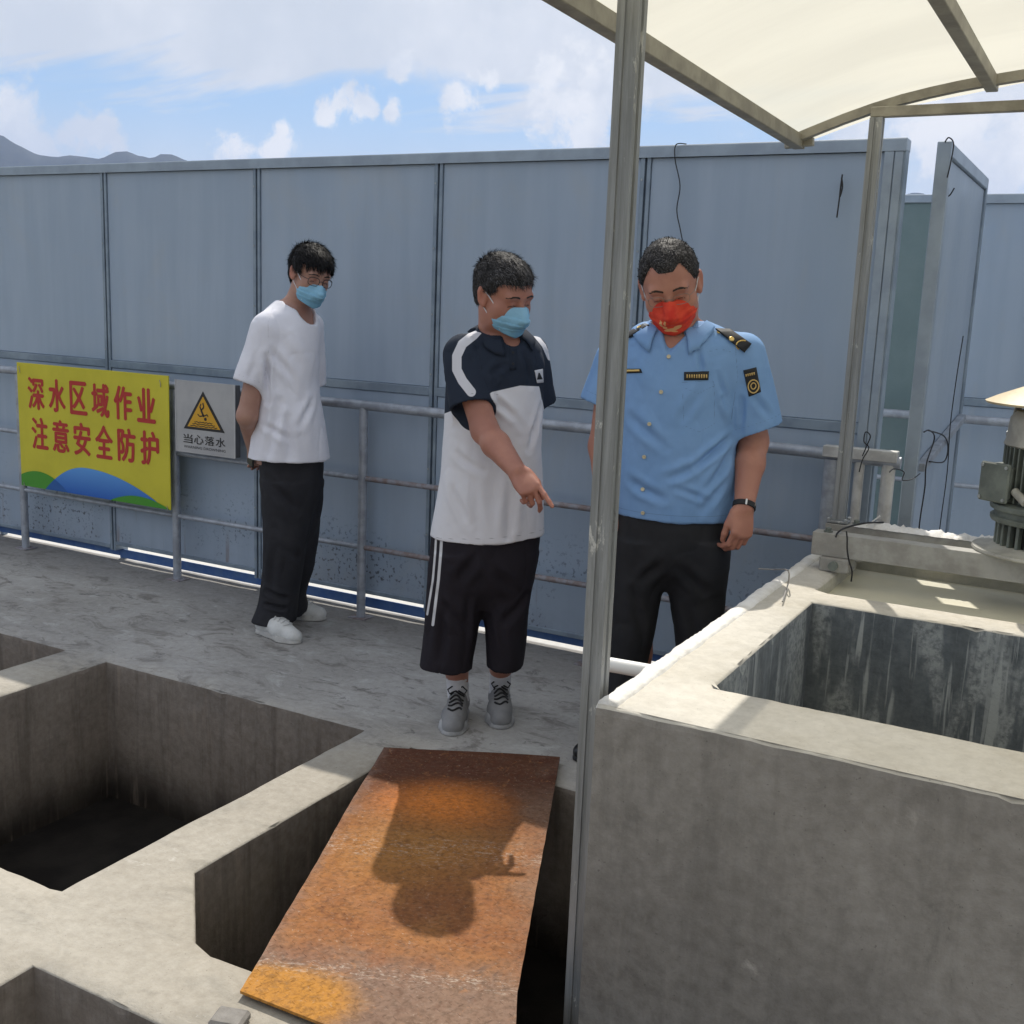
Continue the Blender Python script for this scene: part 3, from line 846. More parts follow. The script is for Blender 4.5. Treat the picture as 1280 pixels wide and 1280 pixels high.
# ------------------------------------------------------------ channel beams and stirrer motor
cb = empty('channel_beams', (0, 3.5, .70), 'pair of grey steel channel beams laid across the far end of the tank', 'beam')
def channel(y0, y1, z0, z1, x0, x1, t=.008):
    m1 = MB(); m1.box((x0, y0, z0), (x1, y0+t, z1), .001); m1.box((x0, y0+t+.0002, z1-t), (x1, y1, z1-.0005), .001)
    m1.box((x0, y0+t+.0002, z0+.0005), (x1, y1, z0+t), .001); m1.box((x0+.0005, y1-t, z0+t+.0002), (x1-.0005, y1+.0005, z1-t-.0002), .001)
    return m1
channel(3.375, 3.435, .745, .815, -.785, 1.25).build('channel', M['beamconc'], cb)
channel(3.56, 3.63, .735, .812, -.79, 1.25).build('channel', M['beamconc'], cb)
def crust():
    V = []; F = []; rg = np.random.default_rng(8); n = 90; m_ = 7
    nz_ = np.convolve(rg.normal(size=n+4), np.ones(3)/3, 'same')
    for i in range(n):
        x = -.70+.62*i/(n-1)*1.0
        for k in range(m_):
            t = k/(m_-1); y = 3.555+.08*t
            V.append((x, y+.002*rg.normal(), .813+(.010+.006*nz_[i]+.003*rg.normal())*math.sin(math.pi*t)**.5*(min(1, i/6)*min(1, (n-1-i)/6))))
    for i in range(n-1):
        for k in range(m_-1):
            a = i*m_+k; F.append((a, a+m_, a+m_+1, a+1))
    me = bpy.data.meshes.new('lime_crust'); me.from_pydata(V, [], F); link('lime_crust', me, M['white_lime'], cb, True)
crust()
for (x, y) in ((-.745, 3.405), (-.70, 3.595)):
    MB().lathe((x, y, .815), [(.014, 0), (.014, .003), (.009, .0032), (.009, .012), (.005, .014)], 10).build('bolt', M['motor'], cb)
MB().box((-.755, 3.36, .70), (-.665, 3.45, .744), .004).build('support_block', M['beamconc'], cb)
MB().box((-.755, 3.55, .70), (-.665, 3.64, .734), .004).build('support_block', M['beamconc'], cb)
mb = MB(); 
mb.tube([(-.71, 3.345, .722), (-.71, 3.365, .722)], .014, 14); mb.build('bolt', M['motor'], cb, True)
# thin cable over the beam
wire('beam_cable', [ony(u, v, 3.362) for u, v in ((1058, 664), (1059, 674), (1059, 686), (1061, 700), (1065, 714), (1064, 727))], .0024, M['black'], cb)
wire('beam_cable', [(-.62, 3.60, .83), (-.66, 3.52, .835), (-.70, 3.44, .828), (-.71, 3.38, .822), (-.712, 3.362, .81)], .003, M['black'], cb)
wire('loose_wire', [ony(u, v, 3.58) for u, v in ((1082, 658), (1092, 651), (1100, 645))], .003, M['white_lime'], cb)

MX, MY, MZ = -.150, 3.50, .815
mo = empty('stirrer_motor', (MX, MY, MZ), 'upright grey stirrer motor with tan conical rain cap, bolted on the beams', 'motor')
c0 = (MX, MY, MZ)
MB().lathe(c0, [(.195, 0), (.197, .004), (.195, .010), (.150, .014), (.140, .022)], 40).build('base_flange', M['motorl'], mo, True)
MB().lathe(c0, [(.118, .022), (.118, .088)], 40).build('coupling_housing', M['darkslot'], mo, True)
m1 = MB()
for k in range(30):
    a = 2*math.pi*k/30; c_, s_ = math.cos(a), math.sin(a)
    m1.bar((MX+.128*c_, MY+.128*s_, MZ+.022), (MX+.128*c_, MY+.128*s_, MZ+.088), .009, .02, up=(c_, s_, 0), bev=.001)
m1.build('lantern_bars', M['motor'], mo)
MB().lathe(c0, [(.138, .087), (.152, .089), (.156, .097), (.156, .104), (.146, .107), (.146, .122), (.158, .125), (.160, .133), (.158, .140), (.140, .146)], 40).build('lower_housing', M['motor'], mo, True)
MB().lathe(c0, [(.122, .145), (.122, .315)], 40).build('stator', M['motor'], mo, True)
m1 = MB()
for k in range(44):
    a = 2*math.pi*k/44; c_, s_ = math.cos(a), math.sin(a)
    m1.bar((MX+.129*c_, MY+.129*s_, MZ+.150), (MX+.129*c_, MY+.129*s_, MZ+.312), .005, .020, up=(c_, s_, 0), bev=.0006)
m1.build('cooling_fins', M['motor'], mo)
m1 = MB(); Mx = Matrix.Translation((MX-.125, MY-.060, MZ+.205)) @ Matrix.Rotation(R(-30), 4, 'Z')
m1.box((-.042, -.035, -.052), (.042, .050, .050), .010, Mx)
m1.box((-.047, -.047, -.057), (.047, -.036, .055), .007, Mx)
m1.build('junction_box', M['motor'], mo)
for (a, b2) in ((-.038, -.047), (.038, -.047), (.038, .045), (-.038, .045)):
    q = Mx @ Vector((a, -.048, b2)); q2 = Mx @ Vector((a, -.052, b2))
    MB().tube([q, q2], .005, 8).build('bolt', M['galv'], mo)
q = Mx @ Vector((.052, -.02, -.02)); q2 = Mx @ Vector((.10, -.035, -.045))
MB().tube([q, q2], .012, 12).build('cable_gland', M['motorl'], mo, True)
MB().lathe(c0, [(.136, .305), (.142, .310), (.138, .322), (.132, .385), (.118, .405), (.02, .41)], 40).build('fan_cover', M['motorl'], mo, True)
for k in range(4):
    a = math.pi/4+.35+k*math.pi/2; c_, s_ = math.cos(a), math.sin(a)
    MB().bar((MX+.143*c_, MY+.143*s_, MZ+.315), (MX+.126*c_, MY+.126*s_, MZ+.445), .036, .006, up=(c_, s_, 0)).build('cap_bracket', M['motorl'], mo)
    MB().tube([(MX+.145*c_, MY+.145*s_, MZ+.33), (MX+.155*c_, MY+.155*s_, MZ+.33)], .009, 8).build('bolt', M['galv'], mo)
MB().lathe(c0, [(.200, .424), (.204, .430), (.170, .447), (.12, .468), (.06, .492), (.02, .503), (.006, .505)], 48).build('rain_cap', M['cone'], mo, True)

# bent tie wire lying over the tank edge
w_ = wire('bent_tie_wire', [onz(948, 711, .725), onz(968, 712, .722), (ony(985, 713, 3.03)), onz(985, 730, .712), onz(978, 752, .711)], .0022, M['wire'], None, 3)
tag(w_, 'thin bent tie wire lying over the lime-painted tank edge', 'wire')
# small mortar lump at the lower pit edge
def rock(name, c, r, seed, mat, parent=None, flat=.6):
    import bmesh
    bm = bmesh.new(); bmesh.ops.create_icosphere(bm, subdivisions=2, radius=1)
    rg = np.random.default_rng(seed)
    for v in bm.verts:
        v.co = Vector((v.co.x*r[0], v.co.y*r[1], max(v.co.z*r[2], -r[2]*.6)))*(1+rg.uniform(-.12, .12))+Vector(c)
    me = bpy.data.meshes.new(name); bm.to_mesh(me); bm.free(); return link(name, me, mat, parent)

# ------------------------------------------------------------ rusty plate over the third pit
P0 = np.array([-2.02, 2.89]); PB = np.array([-1.510, 1.640]); PU = P0-PB; PLL = 1.36; PU = PU/np.linalg.norm(PU)
PR = np.array([PU[1], -PU[0]]); PLW = .592
pl = empty('steel_plate', (PB[0], PB[1], .012), 'rusty orange tread plate laid askew over the open pit', 'steel plate')
pl.rotation_euler = (0, 0, math.atan2(PR[1], PR[0]))
def plate():
    # slightly buckled sheet 6 mm thick
    V = []; F = []; nx, ny = 20, 50
    Rt = PR*0; TLp = PB+PU*PLL
    def loc2(u, v):
        w = onz(u, v, .02)[:2]-PB; return np.array([w@PR, w@PU])
    tl, tr_, sl_, sr_, bl, br = loc2(480, 932), loc2(700, 947), loc2(323, 1202), loc2(647, 1238), loc2(300, 1237), loc2(640, 1372)
    def quad(s, t):
        if t > .14: k = (t-.14)/.86; a = sl_+(tl-sl_)*k; b_ = sr_+(tr_-sr_)*k
        else: k = t/.14; a = bl+(sl_-bl)*k; b_ = br+(sr_-br)*k
        return a+(b_-a)*s
    bz = lambda x, y: .0025*math.sin(x*7+1)*math.sin(y*3.1)+.003*math.sin(y*9+x*5)
    for lv in (0, 1):
        for i in range(nx+1):
            for j in range(ny+1):
                x, y = quad(i/nx, j/ny)
                V.append((x+(.0005*math.sin(j*1.7) if i in (0, nx) else 0), y, bz(x, y)+(.0065 if lv else 0)))
    K = (nx+1)*(ny+1)
    for i in range(nx):
        for j in range(ny):
            a = i*(ny+1)+j; q = (a, a+ny+1, a+ny+2, a+1)
            F.append(tuple(k+K for k in q)); F.append(q[::-1])
    for i in range(nx):
        for j in (0, ny):
            a = i*(ny+1)+j; q = (a, a+ny+1, a+ny+1+K, a+K); F.append(q if j == 0 else q[::-1])
    for j in range(ny):
        for i in (0, nx):
            a = i*(ny+1)+j; q = (a, a+1, a+1+K, a+K); F.append(q[::-1] if i == 0 else q)
    me = bpy.data.meshes.new('plate_sheet'); me.from_pydata(V, [], F); link('plate_sheet', me, M['rust'], pl, local=True)
    # raised tread lugs
    V = []; F = []; rg = np.random.default_rng(2); p = .0215
    for i in range(int(PLW/p)):
        for j in range(int(PLL/p)):
            x, y = quad((i+.5)/int(PLW/p), (j+.5)/int(PLL/p))
            if rg.random() < .08+(.25 if y > .2 and rg.random() < .3 else 0): continue
            a = R(45) if (i+j) % 2 else R(-45)
            c_, s_ = math.cos(a), math.sin(a); k = len(V); z = bz(x, y)+.0064; L = .0085; w = .0026; h = .0014*rg.uniform(.5, 1)
            for (u, v, hh) in ((-L, 0, 0), (-L*.3, -w, 0), (L*.3, -w, 0), (L, 0, 0), (L*.3, w, 0), (-L*.3, w, 0), (-L*.4, 0, h), (L*.4, 0, h)):
                V.append((x+u*c_-v*s_, y+u*s_+v*c_, z+hh))
            F += [(k, k+1, k+6), (k+1, k+2, k+7, k+6), (k+2, k+3, k+7), (k+3, k+4, k+7), (k+4, k+5, k+6, k+7), (k+5, k, k+6)]
    me = bpy.data.meshes.new('tread_lugs'); me.from_pydata(V, [], F)
    o = link('tread_lugs', me, M['rust'], pl, local=True); tag(o, kind='stuff')
plate()
q_ = onz(287, 1281, 0); c_ = MB().box((-.035, -.03, 0), (.035, .03, .022), .006, Matrix.Translation(Vector(q_)) @ Matrix.Rotation(.3, 4, 'Z')).build('mortar_lump', M['tank'])
tag(c_, 'small flat grey mortar block on the pit edge below the rusty plate', 'mortar lump')

# ------------------------------------------------------------ signs
M['yel'] = vari('yellow_sign_print', (.52, .46, .022), (.60, .53, .03), 3, .45, 0, 0).m
M['red'] = material('red_sign_print', (.42, .02, .016), .45).m
M['green'] = material('green_sign_print', (.05, .26, .015), .45).m
def blue_print():
    n = material('blue_sign_print', (.02, .15, .6), .45)
    z = n.sep(n.coord())[2]
    n.l(n.mix(n.mapr(z, .0, .155, 0, 1, False), (.003, .09, .42), (.10, .32, .70)), n.b.inputs['Base Color']); return n.m
M['bluep'] = blue_print()
M['bluedk'] = material('dark_blue_sign_print', (.008, .09, .32), .45).m
M['signw'] = vari('grey_white_sign', (.42, .42, .42), (.36, .36, .37), 6, .4, 0, 0).m
M['signblk'] = material('black_sign_print', (.012, .012, .014), .45).m
M['signyel'] = material('amber_sign_print', (.62, .33, .018), .45).m
M['signside'] = material('sign_side_grey', (.10, .10, .105), .6).m
def glyph(ch, x, z, w, h, y, mat, name, parent, bold=.02, keep=False):
    c = bpy.data.curves.new('text', 'FONT'); c.body = ch; c.size = 1; c.resolution_u = 3
    t = bpy.data.objects.new('text', c); COL.objects.link(t)
    bpy.context.view_layer.update()
    me = bpy.data.meshes.new_from_object(t.evaluated_get(bpy.context.evaluated_depsgraph_get()))
    bpy.data.objects.remove(t); bpy.data.curves.remove(c)
    n = len(me.vertices); co = np.empty(n*3); me.vertices.foreach_get('co', co); co = co.reshape(-1, 3)
    lo = co.min(0); hi = co.max(0)
    q = np.empty_like(co)
    q[:, 0] = x+(co[:, 0]-lo[0])/(hi[0]-lo[0])*w
    q[:, 2] = z+(co[:, 1]-lo[1])/(hi[1]-lo[1])*h
    q[:, 1] = y
    me.vertices.foreach_set('co', q.ravel()); me.update()
    if bold:
        base = [tuple(c) for c in q]; fs = [tuple(p.vertices) for p in me.polygons]; m2 = MB(); o = w*bold
        for k, (dx, dz) in enumerate(((0, 0), (-o, 0), (o, 0), (0, o*.7), (0, -o*.7))): m2.add([(c[0]+dx, c[1]-.00012*k, c[2]+dz) for c in base], fs)
        me = m2.mesh(name)
    return link(name, me, mat, parent)
def flat(name, pts, y, mat, parent):
    """thin printed shape in the plane y, points (x, z)"""
    m1 = MB(); n = len(pts)
    m1.add([(p[0], y, p[1]) for p in pts], [tuple(range(n))]); return m1.build(name, mat, parent)
SY = 3.985
ya = empty('yellow_warning_board', (-5.215, SY, .378), 'yellow board with red Chinese lettering and blue and green hills, tied to the rail', 'sign')
BX, BZ, BW, BH = -5.215, .378, 1.113, .668
MB().box((BX, SY, BZ), (BX+BW, SY+.006, BZ+BH), .001).build('board', M['yel'], ya)
def dome(u0, u1, up, hp, n=40, clip=(0, 1)):
    P = []
    for i in range(n+1):
        u = u0+(u1-u0)*i/n
        t = (u-up)/(up-u0) if u < up else (u-up)/(u1-up)
        P.append((u, hp*(1-abs(t)**2.0)))
    return [(BX+BW*min(max(u, clip[0]), clip[1]), BZ+.0015+BH*h*.985) for u, h in P]
flat('green_hill', dome(-.09, .335, .125, .137, clip=(.002, 1)), SY-.0015, M['green'], ya)
o = flat('blue_dome', dome(.175, .97, .46, .225), SY-.0022, M['bluep'], ya)
gd = [p for p in dome(-.09, .335, .125, .137) if p[0] > BX+BW*.175]
bd = dome(.175, .97, .46, .225)
ov = []
for i in range(25):
    x = BX+BW*(.177+(.333-.177)*i/24)
    zg = np.interp(x, [p[0] for p in dome(-.09, .335, .125, .137)], [p[1] for p in dome(-.09, .335, .125, .137)])
    zb_ = np.interp(x, [p[0] for p in bd], [p[1] for p in bd]); ov.append((x, min(zg, zb_)))
ov += [(BX+BW*.333, BZ+.0016), (BX+BW*.177, BZ+.0016)]
flat('blue_overlap', ov, SY-.0029, M['bluedk'], ya)
flat('green_hill', dome(.62, 1.0, .80, .066), SY-.0036, M['green'], ya)
for row, (txt, z0) in enumerate((('\u6df1\u6c34\u533a\u57df\u4f5c\u4e1a', .640), ('\u6ce8\u610f\u5b89\u5168\u9632\u62a4', .322))):
    for i, ch in enumerate(txt):
        w = .120; x = BX+BW*.078+.1625*i; h = .25*BH
        if row: x += .018
        glyph(ch, x, BZ+BH*z0, w, h, SY-.0012, M['red'], 'red_character', ya, .045)
for (u, v) in ((.02, .97), (.95, .965), (.98, .03), (.02, .03)):
    x = BX+BW*u; z = BZ+BH*v
    MB().tube([(x, SY-.004, z), (x+.008, SY-.006, z-.02), (x+.006, SY-.004, z-.035)], .0016, 6).build('tie_wire', M['wire'], ya)
sb = empty('drowning_warning_sign', (-4.06, SY, .68), 'small grey sign with a yellow triangle above black Chinese lettering, hung beside the yellow board', 'sign')
CX, CZ, CW, CH = -4.058, .680, .386, .352
MB().box((CX, SY, CZ), (CX+CW, SY+.004, CZ+CH), .001).build('sign_face', M['signw'], sb)
MB().box((CX+.004, SY+.0045, CZ+.004), (CX+CW-.001, SY+.036, CZ+CH-.004), .001).build('sign_back', M['signside'], sb)
for (a, b2, c2, d2) in ((0, .012, 0, 1), (.985, 1, 0, 1)):
    MB().box((CX+CW*a, SY-.003, CZ), (CX+CW*b2, SY-.0005, CZ+CH), .0008).build('sign_edge', vari('sign_edge_white', (.6, .6, .6), (.5, .5, .5), 9, .4).m if 'sew' not in M else M['sew'], sb)
def TP(u, v): return (CX+CW*u, CZ+CH*(1-v))
def tri(s_):
    c = np.array([.48, .485]); P = [np.array(p) for p in ((.475, .125), (.83, .665), (.14, .665))]
    return [TP(*(c+(p-c)*s_)) for p in P]
flat('triangle_border', tri(1.0)[::-1], SY-.0010, M['signblk'], sb)
flat('triangle_field', tri(.80)[::-1], SY-.0020, M['signyel'], sb)
m1 = MB()
def stroke(a, b2, w):
    A = Vector((*TP(*a),)); B = Vector((*TP(*b2),)); d = (B-A).normalized(); n_ = Vector((-d.y, d.x))*w*.5
    m1.add([(A.x-n_.x, SY-.003, A.y-n_.y), (B.x-n_.x, SY-.003, B.y-n_.y), (B.x+n_.x, SY-.003, B.y+n_.y), (A.x+n_.x, SY-.003, A.y+n_.y)], [(0, 1, 2, 3)])
for a, b2, w in (((.445, .39), (.49, .475), .011), ((.445, .39), (.49, .345), .008), ((.49, .345), (.475, .285), .007), ((.445, .39), (.425, .34), .008), ((.425, .34), (.445, .30), .006),
                 ((.485, .46), (.42, .475), .006), ((.42, .475), (.385, .445), .005), ((.49, .465), (.545, .44), .006), ((.545, .44), (.56, .47), .005)): stroke(a, b2, w)
hc = TP(.515, .505); m1.add([(hc[0]+.0085*math.cos(t*math.pi/8), SY-.0031, hc[1]+.0085*math.sin(t*math.pi/8)) for t in range(16)], [tuple(range(16))])
for k in range(3):
    vv = .555+.028*k; n_ = 18; u0 = .33-.035*k; u1 = .63+.04*k
    for i in range(n_):
        f = lambda q: (u0+(u1-u0)*q/n_, vv+.006*math.sin(q*math.pi*.62))
        stroke(f(i), f(i+1.02), .0038)
m1.build('falling_figure_and_waves', M['signblk'], sb)
for i, ch in enumerate('\u5f53\u5fc3\u843d\u6c34'):
    glyph(ch, CX+CW*(.135+.182*i), CZ+CH*.138, CW*.155, CH*.125, SY-.0012, M['signblk'], 'black_character', sb, .012)
glyph('WARNING DROWNING', CX+CW*.14, CZ+CH*.068, CW*.70, CH*.036, SY-.0012, M['signblk'], 'small_lettering', sb, .0)
# ------------------------------------------------------------ sculpting with distance fields
def nrm(v): v = np.asarray(v, float); return v/np.linalg.norm(v)
_tab = np.random.default_rng(11).uniform(-1, 1, (32, 32, 32)).astype(np.float32)
def vnoise(P, s):
    """smooth lattice noise, P (n,3), s frequency (number or 3)"""
    q = np.asarray(P)*s; i = np.floor(q).astype(int); f = q-i; f = f*f*(3-2*f); i &= 31; j = (i+1) & 31
    def L(a, b, c): return _tab[a, b, c]
    x0, y0, z0 = i.T; x1, y1, z1 = j.T; fx, fy, fz = f.T
    return ((L(x0, y0, z0)*(1-fx)+L(x1, y0, z0)*fx)*(1-fy)+(L(x0, y1, z0)*(1-fx)+L(x1, y1, z0)*fx)*fy)*(1-fz) + \
           ((L(x0, y0, z1)*(1-fx)+L(x1, y0, z1)*fx)*(1-fy)+(L(x0, y1, z1)*(1-fx)+L(x1, y1, z1)*fx)*fy)*fz
class SDF:
    def __init__(s, lo, hi, h=.005):
        s.lo = np.array(lo, float); s.h = h
        s.n = np.ceil((np.array(hi)-s.lo)/h).astype(int)+1
        s.v = np.full(s.n, .25, np.float32)
    def block(s, lo, hi):
        a = np.clip(np.floor((np.asarray(lo)-s.lo)/s.h).astype(int), 0, s.n); b = np.clip(np.ceil((np.asarray(hi)-s.lo)/s.h).astype(int)+1, 0, s.n)
        sl = tuple(slice(i, j) for i, j in zip(a, b))
        g_ = [(s.lo[k]+s.h*np.arange(a[k], b[k])).astype(np.float32) for k in range(3)]
        return sl, g_[0][:, None, None], g_[1][None, :, None], g_[2][None, None, :]
    def put(s, fn, lo, hi, k=.01, op='u'):
        pad = k+s.h*3
        sl, X, Y, Z = s.block(np.asarray(lo)-pad, np.asarray(hi)+pad)
        if any(q.stop <= q.start for q in sl): return s
        d = fn(X, Y, Z).astype(np.float32); v = s.v[sl]
        if op == 'u':
            hh = np.clip(.5+.5*(v-d)/k, 0, 1); s.v[sl] = v+(d-v)*hh-k*hh*(1-hh)
        elif op == 's':
            d = -d; hh = np.clip(.5-.5*(v-d)/k, 0, 1); s.v[sl] = v+(d-v)*hh+k*hh*(1-hh)
        return s
    def ell(s, c, r, k=.01, R_=None, op='u'):
        c = np.asarray(c, float); r = np.asarray(r, float); R_ = np.eye(3) if R_ is None else R_   # rows: local axes
        def fn(X, Y, Z):
            x, y, z = X-c[0], Y-c[1], Z-c[2]
            a = [(R_[i][0]*x+R_[i][1]*y+R_[i][2]*z)/r[i] for i in range(3)]
            k0 = np.sqrt(a[0]**2+a[1]**2+a[2]**2); k1 = np.sqrt(sum((a[i]/r[i])**2 for i in range(3)))+1e-6
            return k0*(k0-1)/k1
        e = np.abs(R_.T) @ r
        return s.put(fn, c-e, c+e, k, op)
    def cap(s, a, b, ra, rb=None, k=.01, flat=None, fr=1.0, op='u', cut=None, cutb=None, hollow=None):
        """tapered capsule a->b; flat: direction in which the section is scaled by fr; cut=(point,normal): keep the side against the normal"""
        a = np.asarray(a, float); b = np.asarray(b, float); rb = ra if rb is None else rb
        ab = b-a; L2 = ab@ab
        def fn(X, Y, Z):
            x, y, z = X-a[0], Y-a[1], Z-a[2]
            t = np.clip((x*ab[0]+y*ab[1]+z*ab[2])/L2, 0, 1)
            qx, qy, qz = x-ab[0]*t, y-ab[1]*t, z-ab[2]*t
            rr = ra+(rb-ra)*t
            if flat is not None:
                f = nrm(flat); w = qx*f[0]+qy*f[1]+qz*f[2]
                e = (1/fr-1)*w
                qx, qy, qz = qx+f[0]*e, qy+f[1]*e, qz+f[2]*e
                d = (np.sqrt(qx*qx+qy*qy+qz*qz)-rr)*(fr if fr < 1 else 1)
            else: d = np.sqrt(qx*qx+qy*qy+qz*qz)-rr
            for cu in (cut, cutb):
                if cu is not None:
                    p, n_ = cu; sx = (X-p[0])*n_[0]+(Y-p[1])*n_[1]+(Z-p[2])*n_[2]
                    if hollow is not None: inn = np.maximum(d+hollow[0], -(sx+hollow[1]))
                    d = np.maximum(d, sx)
                    if hollow is not None: d = np.maximum(d, -inn)
            return d
        R_ = max(ra, rb)*max(1, fr)
        return s.put(fn, np.minimum(a, b)-R_, np.maximum(a, b)+R_, k, op)
    def loft(s, st, k=.01, n=2.2, op='u', ax=None, grow=0.0, zr=None):
        """stations (cx,cy,cz,rx,ry): sections in the view-aligned frame; caps flat at the first and last"""
        st = sorted(st, key=lambda q: q[2]); A = np.array(st, float)
        ax = RH if ax is None else ax; ay = np.array([-ax[1], ax[0], 0])
        zs = A[:, 2]; zz = np.linspace(zs[0], zs[-1], 140); dz = zz[1]-zz[0]
        cols = []
        for c in (0, 1, 3, 4):
            # monotone-ish smoothing of the stations
            y = np.interp(zz, zs, A[:, c]); w = max(3, int(.035/dz)) | 1
            w = min(w, 41); y2 = np.convolve(np.pad(y, w//2, mode='reflect', reflect_type='odd'), np.ones(w)/w, 'valid'); cols.append(y2)
        z0, z1 = zs[0], zs[-1]
        def fn(X, Y, Z):
            Zf = Z.ravel(); cx, cy, rx, ry = [np.interp(Zf, zz, q)[None, None, :].astype(np.float32) for q in cols]
            rx = rx+grow; ry = ry+grow
            x, y = X-cx, Y-cy
            u = np.abs(x*ax[0]+y*ax[1])/rx; v = np.abs(x*ay[0]+y*ay[1])/ry
            k0 = (u**n+v**n)**(1/n)
            gr_ = np.sqrt((u/rx)**2+(v/ry)**2)/np.maximum(np.sqrt(u*u+v*v), 1e-4)
            d = (k0-1)/np.maximum(gr_, 1e-3)
            return np.maximum(d, np.maximum(Z-z1, z0-Z))
        r = (A[:, 3:5].max()+grow)
        lo = [A[:, 0].min()-r, A[:, 1].min()-r, z0]; hi = [A[:, 0].max()+r, A[:, 1].max()+r, z1]
        return s.put(fn, lo, hi, k, op)
    def plane(s, p, n_, k=.003):
        """cut everything on the side the normal points to"""
        X = (s.lo[0]+s.h*np.arange(s.n[0]))[:, None, None]; Y = (s.lo[1]+s.h*np.arange(s.n[1]))[None, :, None]; Z = (s.lo[2]+s.h*np.arange(s.n[2]))[None, None, :]
        s.v = np.maximum(s.v, ((X-p[0])*n_[0]+(Y-p[1])*n_[1]+(Z-p[2])*n_[2]).astype(np.float32)); return s
    def nets(s, relax=2):
        v = s.v
        v[0] = v[-1] = .1; v[:, 0] = v[:, -1] = .1; v[:, :, 0] = v[:, :, -1] = .1
        ins = v < 0
        cnt = np.zeros(tuple(s.n-1), np.uint8)
        offs = [(i, j, k) for i in (0, 1) for j in (0, 1) for k in (0, 1)]
        def S(o): return tuple(slice(o[a], s.n[a]-1+o[a]) for a in range(3))
        for o in offs: cnt += ins[S(o)]
        act = (cnt > 0) & (cnt < 8)
        idx = np.argwhere(act)
        vals = np.stack([v[idx[:, 0]+o[0], idx[:, 1]+o[1], idx[:, 2]+o[2]] for o in offs], 1)
        pos = np.zeros((len(idx), 3)); num = np.zeros(len(idx))
        for a in range(8):
            for b in range(a+1, 8):
                if sum(abs(p-q) for p, q in zip(offs[a], offs[b])) != 1: continue
                va, vb = vals[:, a], vals[:, b]; m_ = (va < 0) != (vb < 0)
                t = np.where(m_, va/np.where(m_, va-vb, 1), 0)
                oa, ob = np.array(offs[a]), np.array(offs[b])
                pos += np.where(m_[:, None], oa+(ob-oa)*t[:, None], 0); num += m_
        P = s.lo+s.h*(idx+pos/num[:, None])
        vid = np.full(tuple(s.n-1), -1, np.int32); vid[tuple(idx.T)] = np.arange(len(idx))
        Q = []
        for a in range(3):
            b, c = (a+1) % 3, (a+2) % 3
            sl0 = [slice(1, s.n[k]-1) for k in range(3)]; sl1 = list(sl0); sl0[a] = slice(0, s.n[a]-1); sl1[a] = slice(1, s.n[a])
            i0 = ins[tuple(sl0)]; i1 = ins[tuple(sl1)]
            for (m_, flip) in ((i0 & ~i1, False), (~i0 & i1, True)):
                e = np.argwhere(m_)
                if not len(e): continue
                st = np.array([1, 1, 1]); st[a] = 0; e = e+st
                def g_(db, dc):
                    q = e.copy(); q[:, b] -= db; q[:, c] -= dc; return vid[tuple(q.T)]
                q = np.stack([g_(1, 1), g_(0, 1), g_(0, 0), g_(1, 0)], 1)
                Q.append(q[:, ::-1] if flip else q)
        Q = np.concatenate(Q)
        if relax:
            E_ = np.concatenate([Q[:, [0, 1]], Q[:, [1, 2]], Q[:, [2, 3]], Q[:, [3, 0]]])
            deg = np.bincount(E_.ravel(), minlength=len(P)).astype(float)
            for it in range(relax*2):
                A_ = np.zeros_like(P)
                for c in range(3):
                    A_[:, c] = np.bincount(E_[:, 0], P[E_[:, 1], c], len(P))+np.bincount(E_[:, 1], P[E_[:, 0], c], len(P))
                A_ /= deg[:, None]; lam = .5 if it % 2 == 0 else -.52
                P = P+(A_-P)*lam
        return P, Q
def normals(P, Q):
    n = np.cross(P[Q[:, 2]]-P[Q[:, 0]], P[Q[:, 3]]-P[Q[:, 1]]); N = np.zeros_like(P)
    for c in range(3):
        for k in range(4): N[:, c] += np.bincount(Q[:, k], n[:, c], len(P))
    return N/np.maximum(np.linalg.norm(N, axis=1), 1e-9)[:, None]
def npmesh(name, P, Q, mat, parent, attrs=None):
    me = bpy.data.meshes.new(name); L = ploc(parent) if parent is not None else np.zeros(3)
    me.vertices.add(len(P)); me.vertices.foreach_set('co', (P-L).astype(np.float32).ravel())
    me.loops.add(Q.size); me.loops.foreach_set('vertex_index', Q.astype(np.int32).ravel())
    me.polygons.add(len(Q)); me.polygons.foreach_set('loop_start', np.arange(0, Q.size, Q.shape[1], dtype=np.int32))
    me.update(calc_edges=True); me.polygons.foreach_set('use_smooth', [True]*len(Q))
    for k, a in (attrs or {}).items():
        at = me.attributes.new(k, 'FLOAT', 'POINT'); at.data.foreach_set('value', np.asarray(a, np.float32))
    for mm in (mat if isinstance(mat, (list, tuple)) else [mat]): me.materials.append(mm)
    o = bpy.data.objects.new(name, me); COL.objects.link(o)
    if parent is not None: o.parent = parent
    return o
def seam_attr(P, planes=(), lines=()):
    """stitch lines: (point, unit normal, distance) and drawn polylines"""
    best = np.full(len(P), 1.0)
    for (p, n_, off, lim) in planes:
        w_ = np.abs((P-np.asarray(p))@np.asarray(n_)+off); near = np.linalg.norm(P-np.asarray(p), axis=1) < lim; best = np.where(near, np.minimum(best, w_), best)
    for l_ in lines: best = np.minimum(best, linedist(P, l_))
    return .0019-best
def segdist(P, a, b):
    a = np.asarray(a); ab = np.asarray(b)-a; t = np.clip(((P-a)@ab)/(ab@ab), 0, 1)
    return np.linalg.norm(P-a-t[:, None]*ab, axis=1), t
